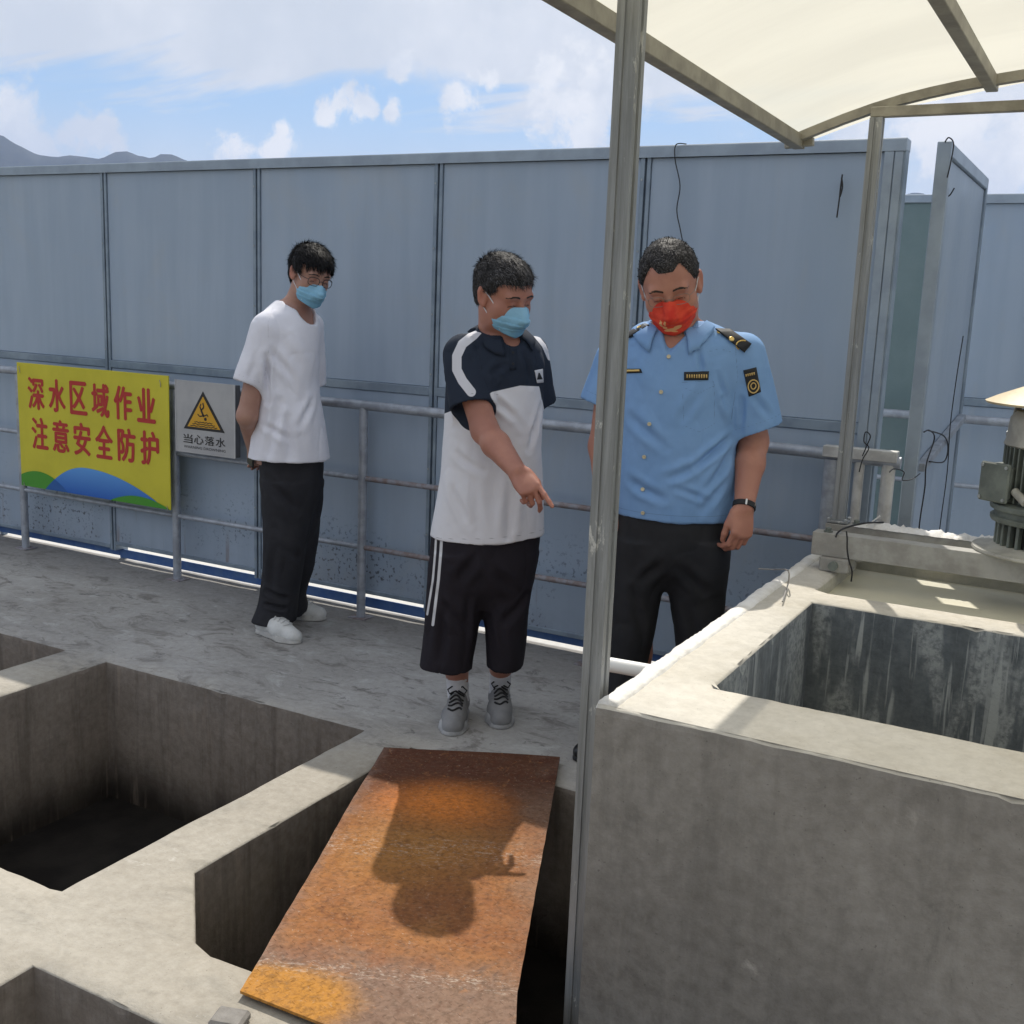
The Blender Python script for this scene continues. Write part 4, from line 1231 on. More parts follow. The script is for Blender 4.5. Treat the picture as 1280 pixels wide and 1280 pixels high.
def cloth(P, Q, folds=(), amp=.003, freq=(9, 9, 5), seed=0.0, fine=.0006):
    """push vertices along the normal: soft drape plus modelled creases (a, b, width, depth)"""
    N = normals(P, Q); d = amp*vnoise(P+seed, np.array(freq))+amp*.5*vnoise(P+seed+3.3, np.array(freq)*2.1)
    d += amp*1.1*(np.sqrt(np.abs(vnoise(P+seed+7.7, np.array(freq)*1.9))+.002)-.4)
    w = vnoise(P+seed, 7)*.012
    for (a, b, wd, dp) in folds:
        a = np.asarray(a); b = np.asarray(b)
        Pw = P+np.stack([w, w*.6, -w], 1)
        ds, t = segdist(Pw, a, b); prof = np.exp(-(ds/wd)**2)-.65*np.exp(-((ds-wd*2.0)/(wd*1.1))**2)
        d -= 1.5*dp*prof*np.sin(np.pi*np.clip(t*.86+.07, 0, 1))**.7
    d += fine*vnoise(P+seed, 60)
    return P+N*d[:, None]

# materials for people
def skin_mat(name, a, b_, red=(.42, .17, .12)):
    n = material(name, a, .48, 0, .4)
    c = n.coord(); f = n.noise(9, 5, .6, c); f2 = n.noise(220, 3, .6, c)
    col = n.mix(n.mapr(f, .35, .65), a, b_)
    col = n.mix(n.math('MULTIPLY', n.attr('m1'), .8), col, red)
    col = n.mix(n.mapr(n.attr('m2'), .3, .7), col, (.018, .014, .012))
    n.l(col, n.b.inputs['Base Color'])
    n.l(n.bump(f2, .12, .0008), n.b.inputs['Normal'])
    n.b.inputs['Subsurface Weight'].default_value = .12; n.b.inputs['Subsurface Radius'].default_value = (.012, .004, .002)
    n.b.inputs['Subsurface Scale'].default_value = 1.0
    return n.m
M['skin'] = skin_mat('skin_warm', (.47, .225, .16), (.39, .18, .13))
M['skin2'] = skin_mat('skin_tan', (.43, .20, .14), (.36, .16, .115))
M['skin3'] = skin_mat('skin_young', (.42, .24, .18), (.37, .20, .15))
def fabric(name, col, col2=None, rough=.85, weave=900, wb=.15, sheen=0.0, spec=.2):
    n = material(name, col, rough, 0, spec); c = n.coord(); f = n.noise(7, 5, .6, c)
    n.l(n.mix(n.mapr(f, .35, .65), col, col2 or tuple(x*.88 for x in col)), n.b.inputs['Base Color'])
    n.l(n.bump(n.noise(weave, 2, .5, c), wb, .0006), n.b.inputs['Normal'])
    src = n.b.inputs['Base Color'].links[0].from_socket; n.seam = lambda s_: n.mix(n.mapr(n.attr('m3'), .0004, .0013, 0, .55), s_, tuple(x*.45 for x in col))
    n.l(n.seam(src), n.b.inputs['Base Color'])
    if sheen: n.b.inputs['Sheen Weight'].default_value = sheen
    return n
M['tshirt'] = fabric('white_cotton', (.78, .78, .84), (.73, .73, .79)).m
M['trouser'] = fabric('black_trouser_cloth', (.022, .022, .026), (.03, .03, .035), .8).m
M['trouser2'] = fabric('dark_uniform_trouser', (.020, .021, .025), (.027, .028, .032), .75).m
M['uniform'] = fabric('pale_blue_uniform', (.205, .36, .63), (.18, .325, .58), .7).m
M['uniformb'] = fabric('button_band_blue', (.20, .35, .615), (.175, .32, .57), .7).m
def polo_mat():
    n = fabric('polo_cloth', (.025, .035, .055)); c = n.coord()
    col = n.mix(n.mapr(n.attr('m1'), -.0008, .0008), (.022, .030, .048), (.72, .72, .76))
    col = n.mix(n.mapr(n.attr('m2'), -.0008, .0008), col, (.62, .62, .66))
    n.l(n.seam(col), n.b.inputs['Base Color']); return n.m
M['polo'] = polo_mat()
M['navy'] = fabric('polo_collar_cloth', (.022, .030, .048)).m
def shorts_mat():
    n = fabric('black_shorts_cloth', (.020, .018, .023), (.03, .024, .03))
    col = n.mix(n.mapr(n.attr('m1'), -.0006, .0006), (.022, .019, .025), (.62, .62, .64)); n.l(col, n.b.inputs['Base Color']); return n.m
M['shorts'] = shorts_mat()
M['sock'] = fabric('white_sock', (.66, .66, .69)).m
def mask_mat(name, a, b_, gold=False):
    n = fabric(name, a, b_, .8)
    if gold:
        col = n.mix(n.mapr(n.attr('m1'), -.0006, .0006), n.mix(n.mapr(n.noise(20, 3, .5), .4, .6), a, b_), (.75, .42, .20)); n.l(col, n.b.inputs['Base Color'])
    else:
        z = n.attr('m1'); n.l(n.mix(z, a, b_), n.b.inputs['Base Color'])
    return n.m
M['maskb'] = mask_mat('pale_blue_mask', (.20, .43, .60), (.30, .55, .72))
M['maskr'] = mask_mat('red_mask', (.62, .045, .03), (.70, .075, .04), True)
def hair_mat(name, a, b_, s=120):
    n = material(name, a, .62, 0, .18); f = n.noise(s, 4, .6); n.l(n.mix(n.mapr(f, .4, .62), a, b_), n.b.inputs['Base Color']); return n.m
M['hairb'] = hair_mat('black_hair', (.006, .006, .007), (.012, .011, .012))
M['hairg'] = hair_mat('greying_hair', (.014, .013, .013), (.05, .047, .047), 160)
M['hairg2'] = hair_mat('salt_and_pepper_hair', (.05, .047, .047), (.20, .19, .19), 190)
M['glass'] = material('clear_lens', (1, 1, 1), .03); M['glass'].b.inputs['Transmission Weight'].default_value = 1; M['glass'].b.inputs['IOR'].default_value = 1.03; M['glass'] = M['glass'].m
M['gframe'] = material('dark_glasses_frame', (.02, .02, .022), .3).m
M['gframe2'] = material('thin_metal_glasses_frame', (.25, .22, .2), .3, .8).m
M['shoew'] = vari('white_shoe_leather', (.62, .62, .60), (.52, .52, .50), 20, .55, 0, .2, .001).m
M['solew'] = vari('off_white_rubber', (.50, .49, .46), (.38, .37, .35), 20, .7, 0, .2, .001).m
M['shoeg'] = fabric('grey_knit_shoe', (.27, .27, .275), (.20, .20, .205), .8, 500, .4).m
M['soleg'] = vari('grey_rubber', (.42, .42, .42), (.28, .28, .285), 22, .6, 0, .2, .001).m
M['shoeb'] = material('black_leather', (.012, .012, .013), .35).m
M['gold'] = material('gold_metal', (.70, .50, .18), .35, .7).m
M['badge'] = material('black_badge_cloth', (.012, .013, .016), .7).m
M['goldth'] = material('gold_thread', (.55, .38, .14), .6).m
M['button'] = material('pale_gold_button', (.55, .48, .32), .35, .3).m

class Head:
    def __init__(s, c, yaw, pitch, roll, scale=1.0):
        """yaw: heading of the face in the ground plane (0 = +x, counter-clockwise); pitch: nose down; roll: towards own right"""
        f = np.array([math.cos(yaw)*math.cos(pitch), math.sin(yaw)*math.cos(pitch), -math.sin(pitch)])
        l = np.array([-math.sin(yaw), math.cos(yaw), 0]); u = np.cross(f, l)
        cr, sr = math.cos(roll), math.sin(roll); l2 = cr*l+sr*u; u2 = -sr*l+cr*u
        s.R = np.array([l2, f, u2]); s.R[0] *= 1; s.c = np.array(c, float); s.k = scale   # local x = own left, y = forward, z = up
    def w(s, p): return s.c+(np.asarray(p, float)*s.k)@s.R
    def loc(s, P): return ((P-s.c)@s.R.T)/s.k
    def e(s, S, c, r, k=.01, op='u', rot=None):
        R_ = s.R if rot is None else rot@s.R
        S.ell(s.w(c), np.asarray(r)*s.k, k*s.k, R_, op)
    def cp(s, S, a, b, ra, rb=None, k=.01, op='u', flat=None, fr=1.0):
        S.cap(s.w(a), s.w(b), ra*s.k, (ra if rb is None else rb)*s.k, k*s.k, None if flat is None else np.asarray(flat, float)@s.R, fr, op)
def rotz(a): return np.array([[math.cos(a), math.sin(a), 0], [-math.sin(a), math.cos(a), 0], [0, 0, 1]])
def build_head(S, H, heavy=0.0):
    e, cp = lambda *a, **k: H.e(S, *a, **k), lambda *a, **k: H.cp(S, *a, **k)
    e((0, -.018, .036), (.0765, .095, .082), .02)
    e((0, .020, .030), (.068, .068, .070), .025)
    e((0, .026, -.040), (.060+heavy*.006, .062, .072), .025)
    e((0, .052, -.088), (.030, .028, .022), .03)
    for x in (-1, 1):
        e((x*.040, .046, -.030), (.026+heavy*.004, .030, .032), .02)          # cheekbones
        e((x*.052, .005, -.065), (.014, .030, .030), .025)                    # jaw angle
    cp((-.040, .077, .020), (.040, .077, .020), .0125, k=.018)                # brow
    for x in (-1, 1):
        e((x*.031, .098, .002), (.020, .015, .0125), .012, 's')               # sockets
        e((x*.031, .0755, .000), (.0155, .0125, .0115), .004)                 # lids
    cp((0, .082, .010), (0, .106, -.030), .0075, .0105, .012)
    e((0, .108, -.034), (.0105, .0105, .009), .008)
    for x in (-1, 1): e((x*.0125, .098, -.038), (.0075, .010, .0075), .006)
    cp((-.018, .086, -.062), (.018, .086, -.062), .0075, k=.008); cp((-.015, .084, -.072), (.015, .084, -.072), .008, k=.008)
    for x in (-1, 1):                                                          # ears
        rt = rotz(x*.45)
        e((x*.081, -.008, -.002), (.0065, .019, .032), .007, 'u', rt)
        e((x*.083, -.018, .012), (.007, .013, .018), .006, 'u', rt)
        e((x*.080, .000, -.026), (.006, .008, .010), .006, 'u', rt)
        e((x*.0885, -.004, .002), (.006, .010, .018), .005, 's', rt)
def head_attrs(P, H):
    """m1 = redness (ears, nose, eyelids), m2 = brows and lash lines"""
    q = H.loc(P); x, y, z = q.T; ax_ = np.abs(x)
    red = np.clip((ax_-.074)/.012, 0, 1)*(np.abs(z) < .06)*(y < .03)*(y > -.06)
    red = np.maximum(red, .5*np.exp(-((x/.016)**2+((y-.105)/.02)**2+((z+.03)/.018)**2)))
    red = np.maximum(red, .45*np.exp(-(((ax_-.031)/.018)**2+((z-.0)/.010)**2))*(y > .06))
    bz = .0215+.004*np.sin(np.clip((ax_-.014)/.040, 0, 1)*math.pi)-.25*np.clip(ax_-.042, 0, .02)
    bw = .0045*np.clip((.058-ax_)/.02, 0, 1)**.5
    n = vnoise(P, 400)
    brow = np.clip(1-(np.abs(z-bz)/np.maximum(bw, 1e-4))**2, 0, 1)*(ax_ > .013)*(ax_ < .057)*(y > .045)
    brow = brow*(.95+.2*n)
    lash = np.clip(1-(np.abs(z+.0045+.35*(ax_-.031)**2/.01)/.0020)**2, 0, 1)*(np.abs(ax_-.031) < .0145)*(y > .06)
    near = (np.linalg.norm(q-np.array([0, .02, 0]), axis=1) < .16)
    return red*near, np.maximum(brow, lash*.9)*near
def hand(S, w, d, n_, side, curls, spread=.0, scale=1.0, thumb=(.5, .4), palm_curl=0.0):
    """w wrist, d towards the knuckles, n_ out of the back of the hand, side = towards the thumb; curls: 4 triples (rad)"""
    w = np.asarray(w, float); d = nrm(d); n_ = nrm(np.asarray(n_)-d*np.dot(n_, d)); sd_ = nrm(np.asarray(side)-d*np.dot(side, d)-n_*np.dot(side, n_)); K = scale
    kn = w+d*.085*K
    for i, o in enumerate((.027, .009, -.010, -.027)):
        S.cap(w+sd_*o*.62*K+d*.012*K, kn+sd_*o*K-d*(.004 if i in (1, 2) else .010)*K, .0150*K, .0118*K, .012*K, flat=n_, fr=.80)
    S.ell(w+d*.045*K-n_*.004*K, (.036*K, .040*K, .0135*K), .012*K, np.array([sd_, d, n_]))
    L = [(.042, .026, .020), (.046, .030, .021), (.043, .028, .021), (.034, .021, .018)]
    tips = []
    for i, o in enumerate((.027, .009, -.010, -.027)):
        p = kn+sd_*o*K-d*(.004 if i in (1, 2) else .010)*K
        a = nrm(d+sd_*spread*(1.5-i)*.35); ang = 0; r = (.0092, .0094, .0090, .0080)[i]*K
        for j in range(3):
            ang += curls[i][j]; dr = a*math.cos(ang)-n_*math.sin(ang)
            q = p+dr*L[i][j]*K; S.cap(p, q, r, r*.90, .0035); p = q; r *= .90
        tips.append(p)
    t0 = w+d*.018*K+sd_*.026*K-n_*.006*K
    td = nrm(d*math.cos(thumb[0])+sd_*math.sin(thumb[0])-n_*.35)
    t1 = t0+td*.040*K; S.cap(t0, t1, .0155*K, .0118*K, .012*K)
    td2 = nrm(d*math.cos(thumb[0]-thumb[1])+sd_*math.sin(thumb[0]-thumb[1])-n_*.45); t2 = t1+td2*.030*K; S.cap(t1, t2, .0108*K, .0098*K, .004)
    td3 = nrm(td2-n_*.2-sd_*.25); S.cap(t2, t2+td3*.022*K, .0098*K, .0082*K, .004)
    return tips
def hair_strands(name, Ps, Ns, dirs, lens, mat, parent, w=.0008, lift=.15, seed=1):
    """tapered two-step locks rooted on the scalp"""
    rg = np.random.default_rng(seed); n = len(Ps)
    side = np.cross(Ns, dirs); side /= np.maximum(np.linalg.norm(side, axis=1), 1e-6)[:, None]
    L = lens[:, None]; d1 = dirs+Ns*lift; d1 /= np.linalg.norm(d1, axis=1)[:, None]
    d2 = dirs+Ns*(lift*.25)+rg.normal(size=(n, 3))*.18; d2 /= np.linalg.norm(d2, axis=1)[:, None]
    r0 = Ps-Ns*.002; p1 = r0+d1*L*.5; p2 = p1+d2*L*.5
    W_ = w*(.7+.6*rg.random((n, 1)))
    V = np.stack([r0-side*W_, r0+side*W_, p1-side*W_*.8, p1+side*W_*.8, p2], 1).reshape(-1, 3)
    b_ = np.arange(n)*5
    T = np.concatenate([np.stack([b_, b_+1, b_+3], 1), np.stack([b_, b_+3, b_+2], 1), np.stack([b_+2, b_+3, b_+4], 1)])
    return npmesh(name, V, T, mat, parent)
def build_hair(H, parent, mats, region, thick, length, ncount, seed, comb, lumps=.003):
    lo = H.c-.17*H.k; hi = H.c+.17*H.k
    S = SDF(lo, hi, .0035)
    H.e(S, (0, -.018, .038), np.array((.0765, .095, .082))+thick, .01)
    H.e(S, (0, .018, .034), np.array((.0685, .068, .071))+thick*.9, .02)
    H.e(S, (0, -.045, -.02), np.array((.062, .060, .060))+thick*.4, .02)
    P, Q = S.nets(2)
    q = H.loc(P)
    # thin out to nothing where the region ends
    reg = region(q)                                    # >0 inside the hair, metres from the hair line
    N = normals(P, Q)
    k = np.clip(reg/.014, -1.2, 1)
    d = np.where(k < 0, k*.012, 0)-(1-np.clip(k, 0, 1))*thick*.75
    d = d+lumps*vnoise(P, 55)*np.clip(k, 0, 1)+lumps*.6*vnoise(P, 120)*np.clip(k, 0, 1)
    P2 = P+N*d[:, None]*H.k
    keep = (reg[Q] > -.012).all(1)
    used = np.unique(Q[keep]); mp = np.full(len(P), -1); mp[used] = np.arange(len(used))
    hp = npmesh('hair', P2[used], mp[Q[keep]], mats[0], parent)
    rg = np.random.default_rng(seed); cand = np.where(reg > -.003)[0]
    pick = rg.choice(cand, ncount); Pp = P2[pick]+rg.normal(size=(ncount, 3))*.0012; Np = N[pick]
    D = comb(H, q[pick], Np); D = D-Np*np.sum(D*Np, 1)[:, None]; D = D+rg.normal(size=D.shape)*.16; D /= np.maximum(np.linalg.norm(D, axis=1), 1e-6)[:, None]
    ln = length(q[pick])*(.6+.7*rg.random(ncount))
    gsel = rg.random(ncount) < mats[2](q[pick]) if len(mats) > 2 else np.zeros(ncount, bool)
    for sel, mt in ((~gsel, mats[0]), (gsel, mats[1] if len(mats) > 1 else mats[0])):
        if sel.sum() > 20:
            o = hair_strands('hair_strands', Pp[sel], Np[sel], D[sel], ln[sel], mt, hp, seed=seed)
            o['kind'] = 'stuff'
    return hp
def headtube(name, H, pts, r, mat, parent, n=6):
    P = [Vector(H.w(p)) for p in pts]; Qs = []
    for i in range(len(P)-1):
        p0 = P[max(i-1, 0)]; p1 = P[i]; p2 = P[i+1]; p3 = P[min(i+2, len(P)-1)]
        for k in range(5):
            t = k/5; Qs.append(.5*((2*p1)+(-p0+p2)*t+(2*p0-5*p1+4*p2-p3)*t*t+(-p0+3*p1-3*p2+p3)*t**3))
    Qs.append(P[-1]); return MB().tube(Qs, r, n).build(name, mat, parent, True)
def build_mask(H, parent, mat, gold=False, drop=0.0):
    lo = H.c-.2*H.k; hi = H.c+.2*H.k; S = SDF(lo, hi, .0032)
    z = -drop
    H.e(S, (0, .040, -.052+z), (.066, .063, .066), .01)
    H.cp(S, (0, .094, -.006+z), (0, .117, -.045+z), .013, .017, .022)
    H.cp(S, (-.02, .095, -.062+z), (.02, .095, -.062+z), .014, .014, .022)
    H.e(S, (0, .066, -.098+z), (.040, .030, .024), .02)
    P, Q = S.nets(2); q = H.loc(P); x, y, zz = q.T
    top = -.010-z*0-.55*np.abs(x)*.55-.0; top = -.004-drop-.30*np.abs(x)
    bot = -.112-drop+.35*np.abs(x)
    inside = np.minimum(np.minimum(top-zz, zz-bot), (y-(.026+.15*(np.abs(zz+.06)))))
    N = normals(P, Q); pleat = .0026*(((zz+.06)/.020) % 1.0-.5)*2*np.clip(1-np.abs(zz+.06)/.045, 0, 1)
    P2 = P+N*(pleat+.001*vnoise(P, 35))[:, None]
    # snap the rim: slide vertices just outside back to the outline
    keep = (inside[Q] > -.0035).all(1)
    used = np.unique(Q[keep]); mp = np.full(len(P), -1); mp[used] = np.arange(len(used))
    Pk = P2[used]; ik = inside[used]; qk = q[used]
    Nk = N[used]; Pk = Pk-Nk*np.clip(-ik, 0, .004)[:, None]*.8
    t = np.clip((qk[:, 2]+.10)/.09, 0, 1)
    if gold:
        gx = qk[:, 0]; gz = qk[:, 2]
        blobs = [(-.006, -.088, .020, .006, .15), (.010, -.084, .015, .006, .35), (-.025, -.076, .012, .004, -.6), (-.030, -.063, .0035, .010, .1), (-.019, -.062, .003, .009, -.1), (.0, -.094, .012, .003, -.3)]
        m1 = np.full(len(qk), -1.0)
        for (cx, cz, rx, rz, a) in blobs:
            dx = (gx-cx)*math.cos(a)+(gz-cz)*math.sin(a); dz = -(gx-cx)*math.sin(a)+(gz-cz)*math.cos(a)
            m1 = np.maximum(m1, (1-np.sqrt((dx/rx)**2+(dz/rz)**2))*min(rx, rz))
        t = m1
    o = npmesh('face_mask', Pk, mp[Q[keep]], mat, parent, {'m1': t})
    md = o.modifiers.new('thickness', 'SOLIDIFY'); md.thickness = .0022; md.offset = 0
    for sx in (-1, 1):
        headtube('ear_loop', H, [(sx*.052, .070, -.030-drop), (sx*.066, .045, -.018), (sx*.078, .010, .010), (sx*.083, -.018, .022)], .0018, M['sock'], o)
        headtube('ear_loop', H, [(sx*.050, .066, -.088-drop), (sx*.064, .035, -.066), (sx*.074, .005, -.042), (sx*.083, -.022, -.016)], .0018, M['sock'], o)
    return o
def build_glasses(H, parent, mat, y=.098, z=.001, w=.048, h=.032, r=.0013, top_heavy=0.0):
    fr = None
    for sx in (-1, 1):
        P = []
        for i in range(25):
            a = 2*math.pi*i/24; cx = math.copysign(abs(math.cos(a))**.7, math.cos(a)); cz = math.copysign(abs(math.sin(a))**.7, math.sin(a))
            P.append((sx*(.034+cx*w*.5), y-.010*((.034+cx*w*.5)/.058)**2, z+cz*h*.5))
        o = headtube('glasses_frame', H, P, r, mat, parent if fr is None else fr)
        if fr is None: fr = o
        MBg = MB(); MBg.add([H.w((p[0], p[1], p[2])) for p in P[:-1]], [tuple(range(24))]); MBg.build('lens', M['glass'], fr)
        headtube('temple', H, [(sx*.058, y-.010, z+.006), (sx*.070, y-.04, z+.006), (sx*.078, .0, z+.010), (sx*.083, -.015, z+.006)], r*.9, mat, fr)
    headtube('bridge', H, [(-.011, y, z+.003), (0, y+.003, z+.006), (.011, y, z+.003)], r, mat, fr)
    fr['label'] = 'pair of glasses'; del fr['label']
    return fr

def px(uL, uR, v, D, ry, off=0.0):
    """section whose outline reaches pixels uL..uR"""
    c = W((uL+uR)/2, v, D+off); a = W(uL, v, D+off); b_ = W(uR, v, D+off)
    return (c[0], c[1], c[2], np.linalg.norm(a-b_)/2, ry)
def bounds(pts, pad):
    P = np.array(pts); return P.min(0)-pad, P.max(0)+pad
def bvh_of(objs):
    V = []; F = []
    for o in objs:
        L = ploc(o.parent) if o.parent else np.zeros(3); k = len(V)
        V += [tuple(np.array(v.co)+L) for v in o.data.vertices]; F += [tuple(i+k for i in p.vertices) for p in o.data.polygons]
    return BVHTree.FromPolygons([Vector(v) for v in V], F)
def decal(name, bvh, uv, mat, parent, lift=.0015, nu=8, nv=6, thick=.001):
    """thin patch that follows the cloth: four corners given in the picture, projected on the garment"""
    q = [np.array(p, float) for p in uv]; V = []
    for j in range(nv+1):
        for i in range(nu+1):
            a = i/nu; b_ = j/nv; p = (q[0]*(1-a)+q[1]*a)*(1-b_)+(q[3]*(1-a)+q[2]*a)*b_
            d = ray(*p); d = d/np.linalg.norm(d); hit = bvh.ray_cast(Vector(CP), Vector(d))
            if hit[0] is None: return None
            V.append(np.array(hit[0])+np.array(hit[1])*lift)
    F = [(j*(nu+1)+i, (j+1)*(nu+1)+i, (j+1)*(nu+1)+i+1, j*(nu+1)+i+1) for j in range(nv) for i in range(nu)]
    m1 = MB(); m1.add(V, F); o = m1.build(name, mat, parent, True)
    md = o.modifiers.new('thickness', 'SOLIDIFY'); md.thickness = thick; md.offset = 0
    return o
def stud(name, bvh, u, v, r, mat, parent, h=.0025, n=14, lift=.001):
    d = ray(u, v); hit = bvh.ray_cast(Vector(CP), Vector(d/np.linalg.norm(d)))
    if hit[0] is None: return None
    p, nn = hit[0], hit[1].normalized(); x = nn.orthogonal().normalized(); y = nn.cross(x); V = []; F = []
    for (rr, hh) in ((r, lift), (r, lift+h*.7), (r*.8, lift+h), (r*.45, lift+h*.75)):
        for k in range(n):
            a = 2*math.pi*k/n; V.append(p+(x*math.cos(a)+y*math.sin(a))*rr+nn*hh)
    for i in range(3):
        for k in range(n): F.append((i*n+k, i*n+(k+1) % n, (i+1)*n+(k+1) % n, (i+1)*n+k))
    F.append(tuple(3*n+k for k in range(n)))
    m1 = MB(); m1.add(V, F); return m1.build(name, mat, parent, True)
def shoe(parent, heel, toe, z0, kind, h=.003):
    """heel and toe on the ground plane; builds sole, upper and laces"""
    heel = np.array([heel[0], heel[1], z0]); toe = np.array([toe[0], toe[1], z0]); d = nrm(toe-heel); L = np.linalg.norm(toe-heel); s_ = np.array([d[1], -d[0], 0]); up = np.array([0, 0, 1])
    at = lambda t, x, z: heel+d*(t*L)+s_*x+up*z
    lo, hi = bounds([heel, toe, heel+up*.14], .07)
    up_m, so_m, la_m = {'white': (M['shoew'], M['solew'], M['shoew']), 'grey': (M['shoeg'], M['soleg'], M['black']), 'black': (M['shoeb'], M['shoeb'], M['shoeb'])}[kind]
    S = SDF(lo, hi, h)
    S.cap(at(.16, 0, .042), at(.18, 0, .078), .036, .033, .02)
    S.cap(at(.16, 0, .040), at(.60, .004, .040), .036, .041, .02, flat=up, fr=.95)
    S.cap(at(.60, .004, .032), at(.86, .002, .022), .041, .036, .02, flat=up, fr=.72)
    S.cap(at(.30, 0, .080), at(.62, 0, .052), .026, .024, .025)
    S.cap(at(.70, .0, .040), at(.88, .0, .032), .030, .026, .02)
    S.cap(at(.17, 0, .105), at(.20, 0, .085), .026, .024, .006, op='s')
    S.plane(at(0, 0, .012), -up)
    P, Q = S.nets(2); P = cloth(P, Q, [], .0012, (30, 30, 30), 1.0, .0004)
    u_ = npmesh('shoe', P, Q, up_m, parent)
    S = SDF(lo, hi, h)
    for (t, r) in ((.15, .037), (.35, .034), (.55, .041), (.72, .046), (.85, .042)):
        pass
    S.cap(at(.15, 0, .0), at(.42, .002, .0), .040, .037, .03, flat=up, fr=1)
    S.cap(at(.42, .002, .0), at(.70, .004, .0), .037, .046, .03)
    S.cap(at(.70, .004, .0), at(.86, .002, .0), .046, .040, .03)
    S.plane(at(0, 0, .026 if kind != 'grey' else .030), up); S.plane(at(0, 0, .001), -up)
    P, Q = S.nets(1); npmesh('sole', P, Q, so_m, u_)
    if kind != 'black':
        T = bvh_of([u_]); rows = 5
        for i in range(rows):
            t = .40+.085*i
            pts = []
            for k in range(9):
                x = (-1+2*k/8)*.024; tt = t+(.03 if kind == 'grey' else .015)*math.sin(k/8*math.pi*2+i)
                hit = T.ray_cast(Vector(at(tt, x, .20)), Vector((0, 0, -1)))
                if hit[0] is not None: pts.append(np.array(hit[0])+up*.0028)
            if len(pts) > 3: MB().tube(pts, .0028 if kind == 'white' else .0036, 6).build('lace', la_m, u_, True)
        if kind == 'grey':
            c0_ = at(.36, 0, .112)
            for sx in (-1, 1):
                MB().tube([c0_, c0_+s_*sx*.018+up*.012+d*.01, c0_+s_*sx*.034+up*.002+d*.022, c0_+s_*sx*.026-up*.010+d*.028, c0_+d*.006-up*.004], .0030, 6).build('lace_loop', la_m, u_, True)
    return u_
# ------------------------------------------------------------ the three people
def pix(P):
    c = (P-CP) @ AX.T; return np.stack([640+FOC*c[:, 0]/c[:, 2], 640-FOC*c[:, 1]/c[:, 2]], 1), c[:, 2]
def linedist(P, path):
    """distance in metres, seen side on, from a line drawn along the garment"""
    q, dep = pix(P); best = np.full(len(P), 1e3)
    for i in range(len(path)-1):
        a = np.array(path[i], float); ab = np.array(path[i+1], float)-a; t = np.clip(((q-a)@ab)/(ab@ab), 0, 1)
        best = np.minimum(best, np.linalg.norm(q-a-t[:, None]*ab, axis=1))
    return best*dep/FOC
def neck_collar(parent, a, b, ra, rb, front, mat, T, gap=.42, leaf=.022, tip=.030, hb=.042, hf=.014):
    """turned-down collar: a stand round the neck and a leaf folded over it that rests on the shirt"""
    a = np.asarray(a, float); b = np.asarray(b, float); up = nrm(b-a); f = nrm(front-up*np.dot(front, up)); s_ = np.cross(up, f)
    V = []; F = []; n = 72; rows = 9
    for i in range(n+1):
        th = gap+(2*math.pi-2*gap)*i/n; q = abs(i/n-.5)*2; fr = max(0, (q-.55)/.45)     # fr -> 1 at the two front ends
        rad = f*math.cos(th)+s_*math.sin(th); H_ = hb+(hf-hb)*q**2
        base = a+rad*ra-up*.010; top = a+rad*(rb+.002)+up*H_; fold = a+rad*(rb+.0085)+up*(H_-.002)
        o = a+rad*(ra+leaf+.012*fr)-up*(.010+tip*fr**1.5)
        hit = T.find_nearest(Vector(o)); on = np.array(hit[0])+np.array(hit[1])*.0075
        mid = (fold+on)/2+rad*.0035+up*.003
        def out(p_):
            h_ = T.find_nearest(Vector(p_)); d_ = (Vector(p_)-h_[0]).dot(h_[1])
            return p_ if d_ > .007 else np.array(h_[0])+np.array(h_[1])*.0078
        mid = out(mid); fold = fold if q < .3 else fold
        for p_ in (base, base*.5+top*.5, top, (top+fold)/2+up*.0022, fold, out(fold*.6+mid*.4+rad*.0015), mid, out(mid*.5+on*.5+rad*.0012), on): V.append(p_)
    for i in range(n):
        for k in range(rows-1): q = i*rows+k; F.append((q, q+rows, q+rows+1, q+1))
    m1 = MB(); m1.add(V, F); o = m1.build('collar', mat, parent, True)
    md = o.modifiers.new('thickness', 'SOLIDIFY'); md.thickness = .0026; md.offset = 0
    return o

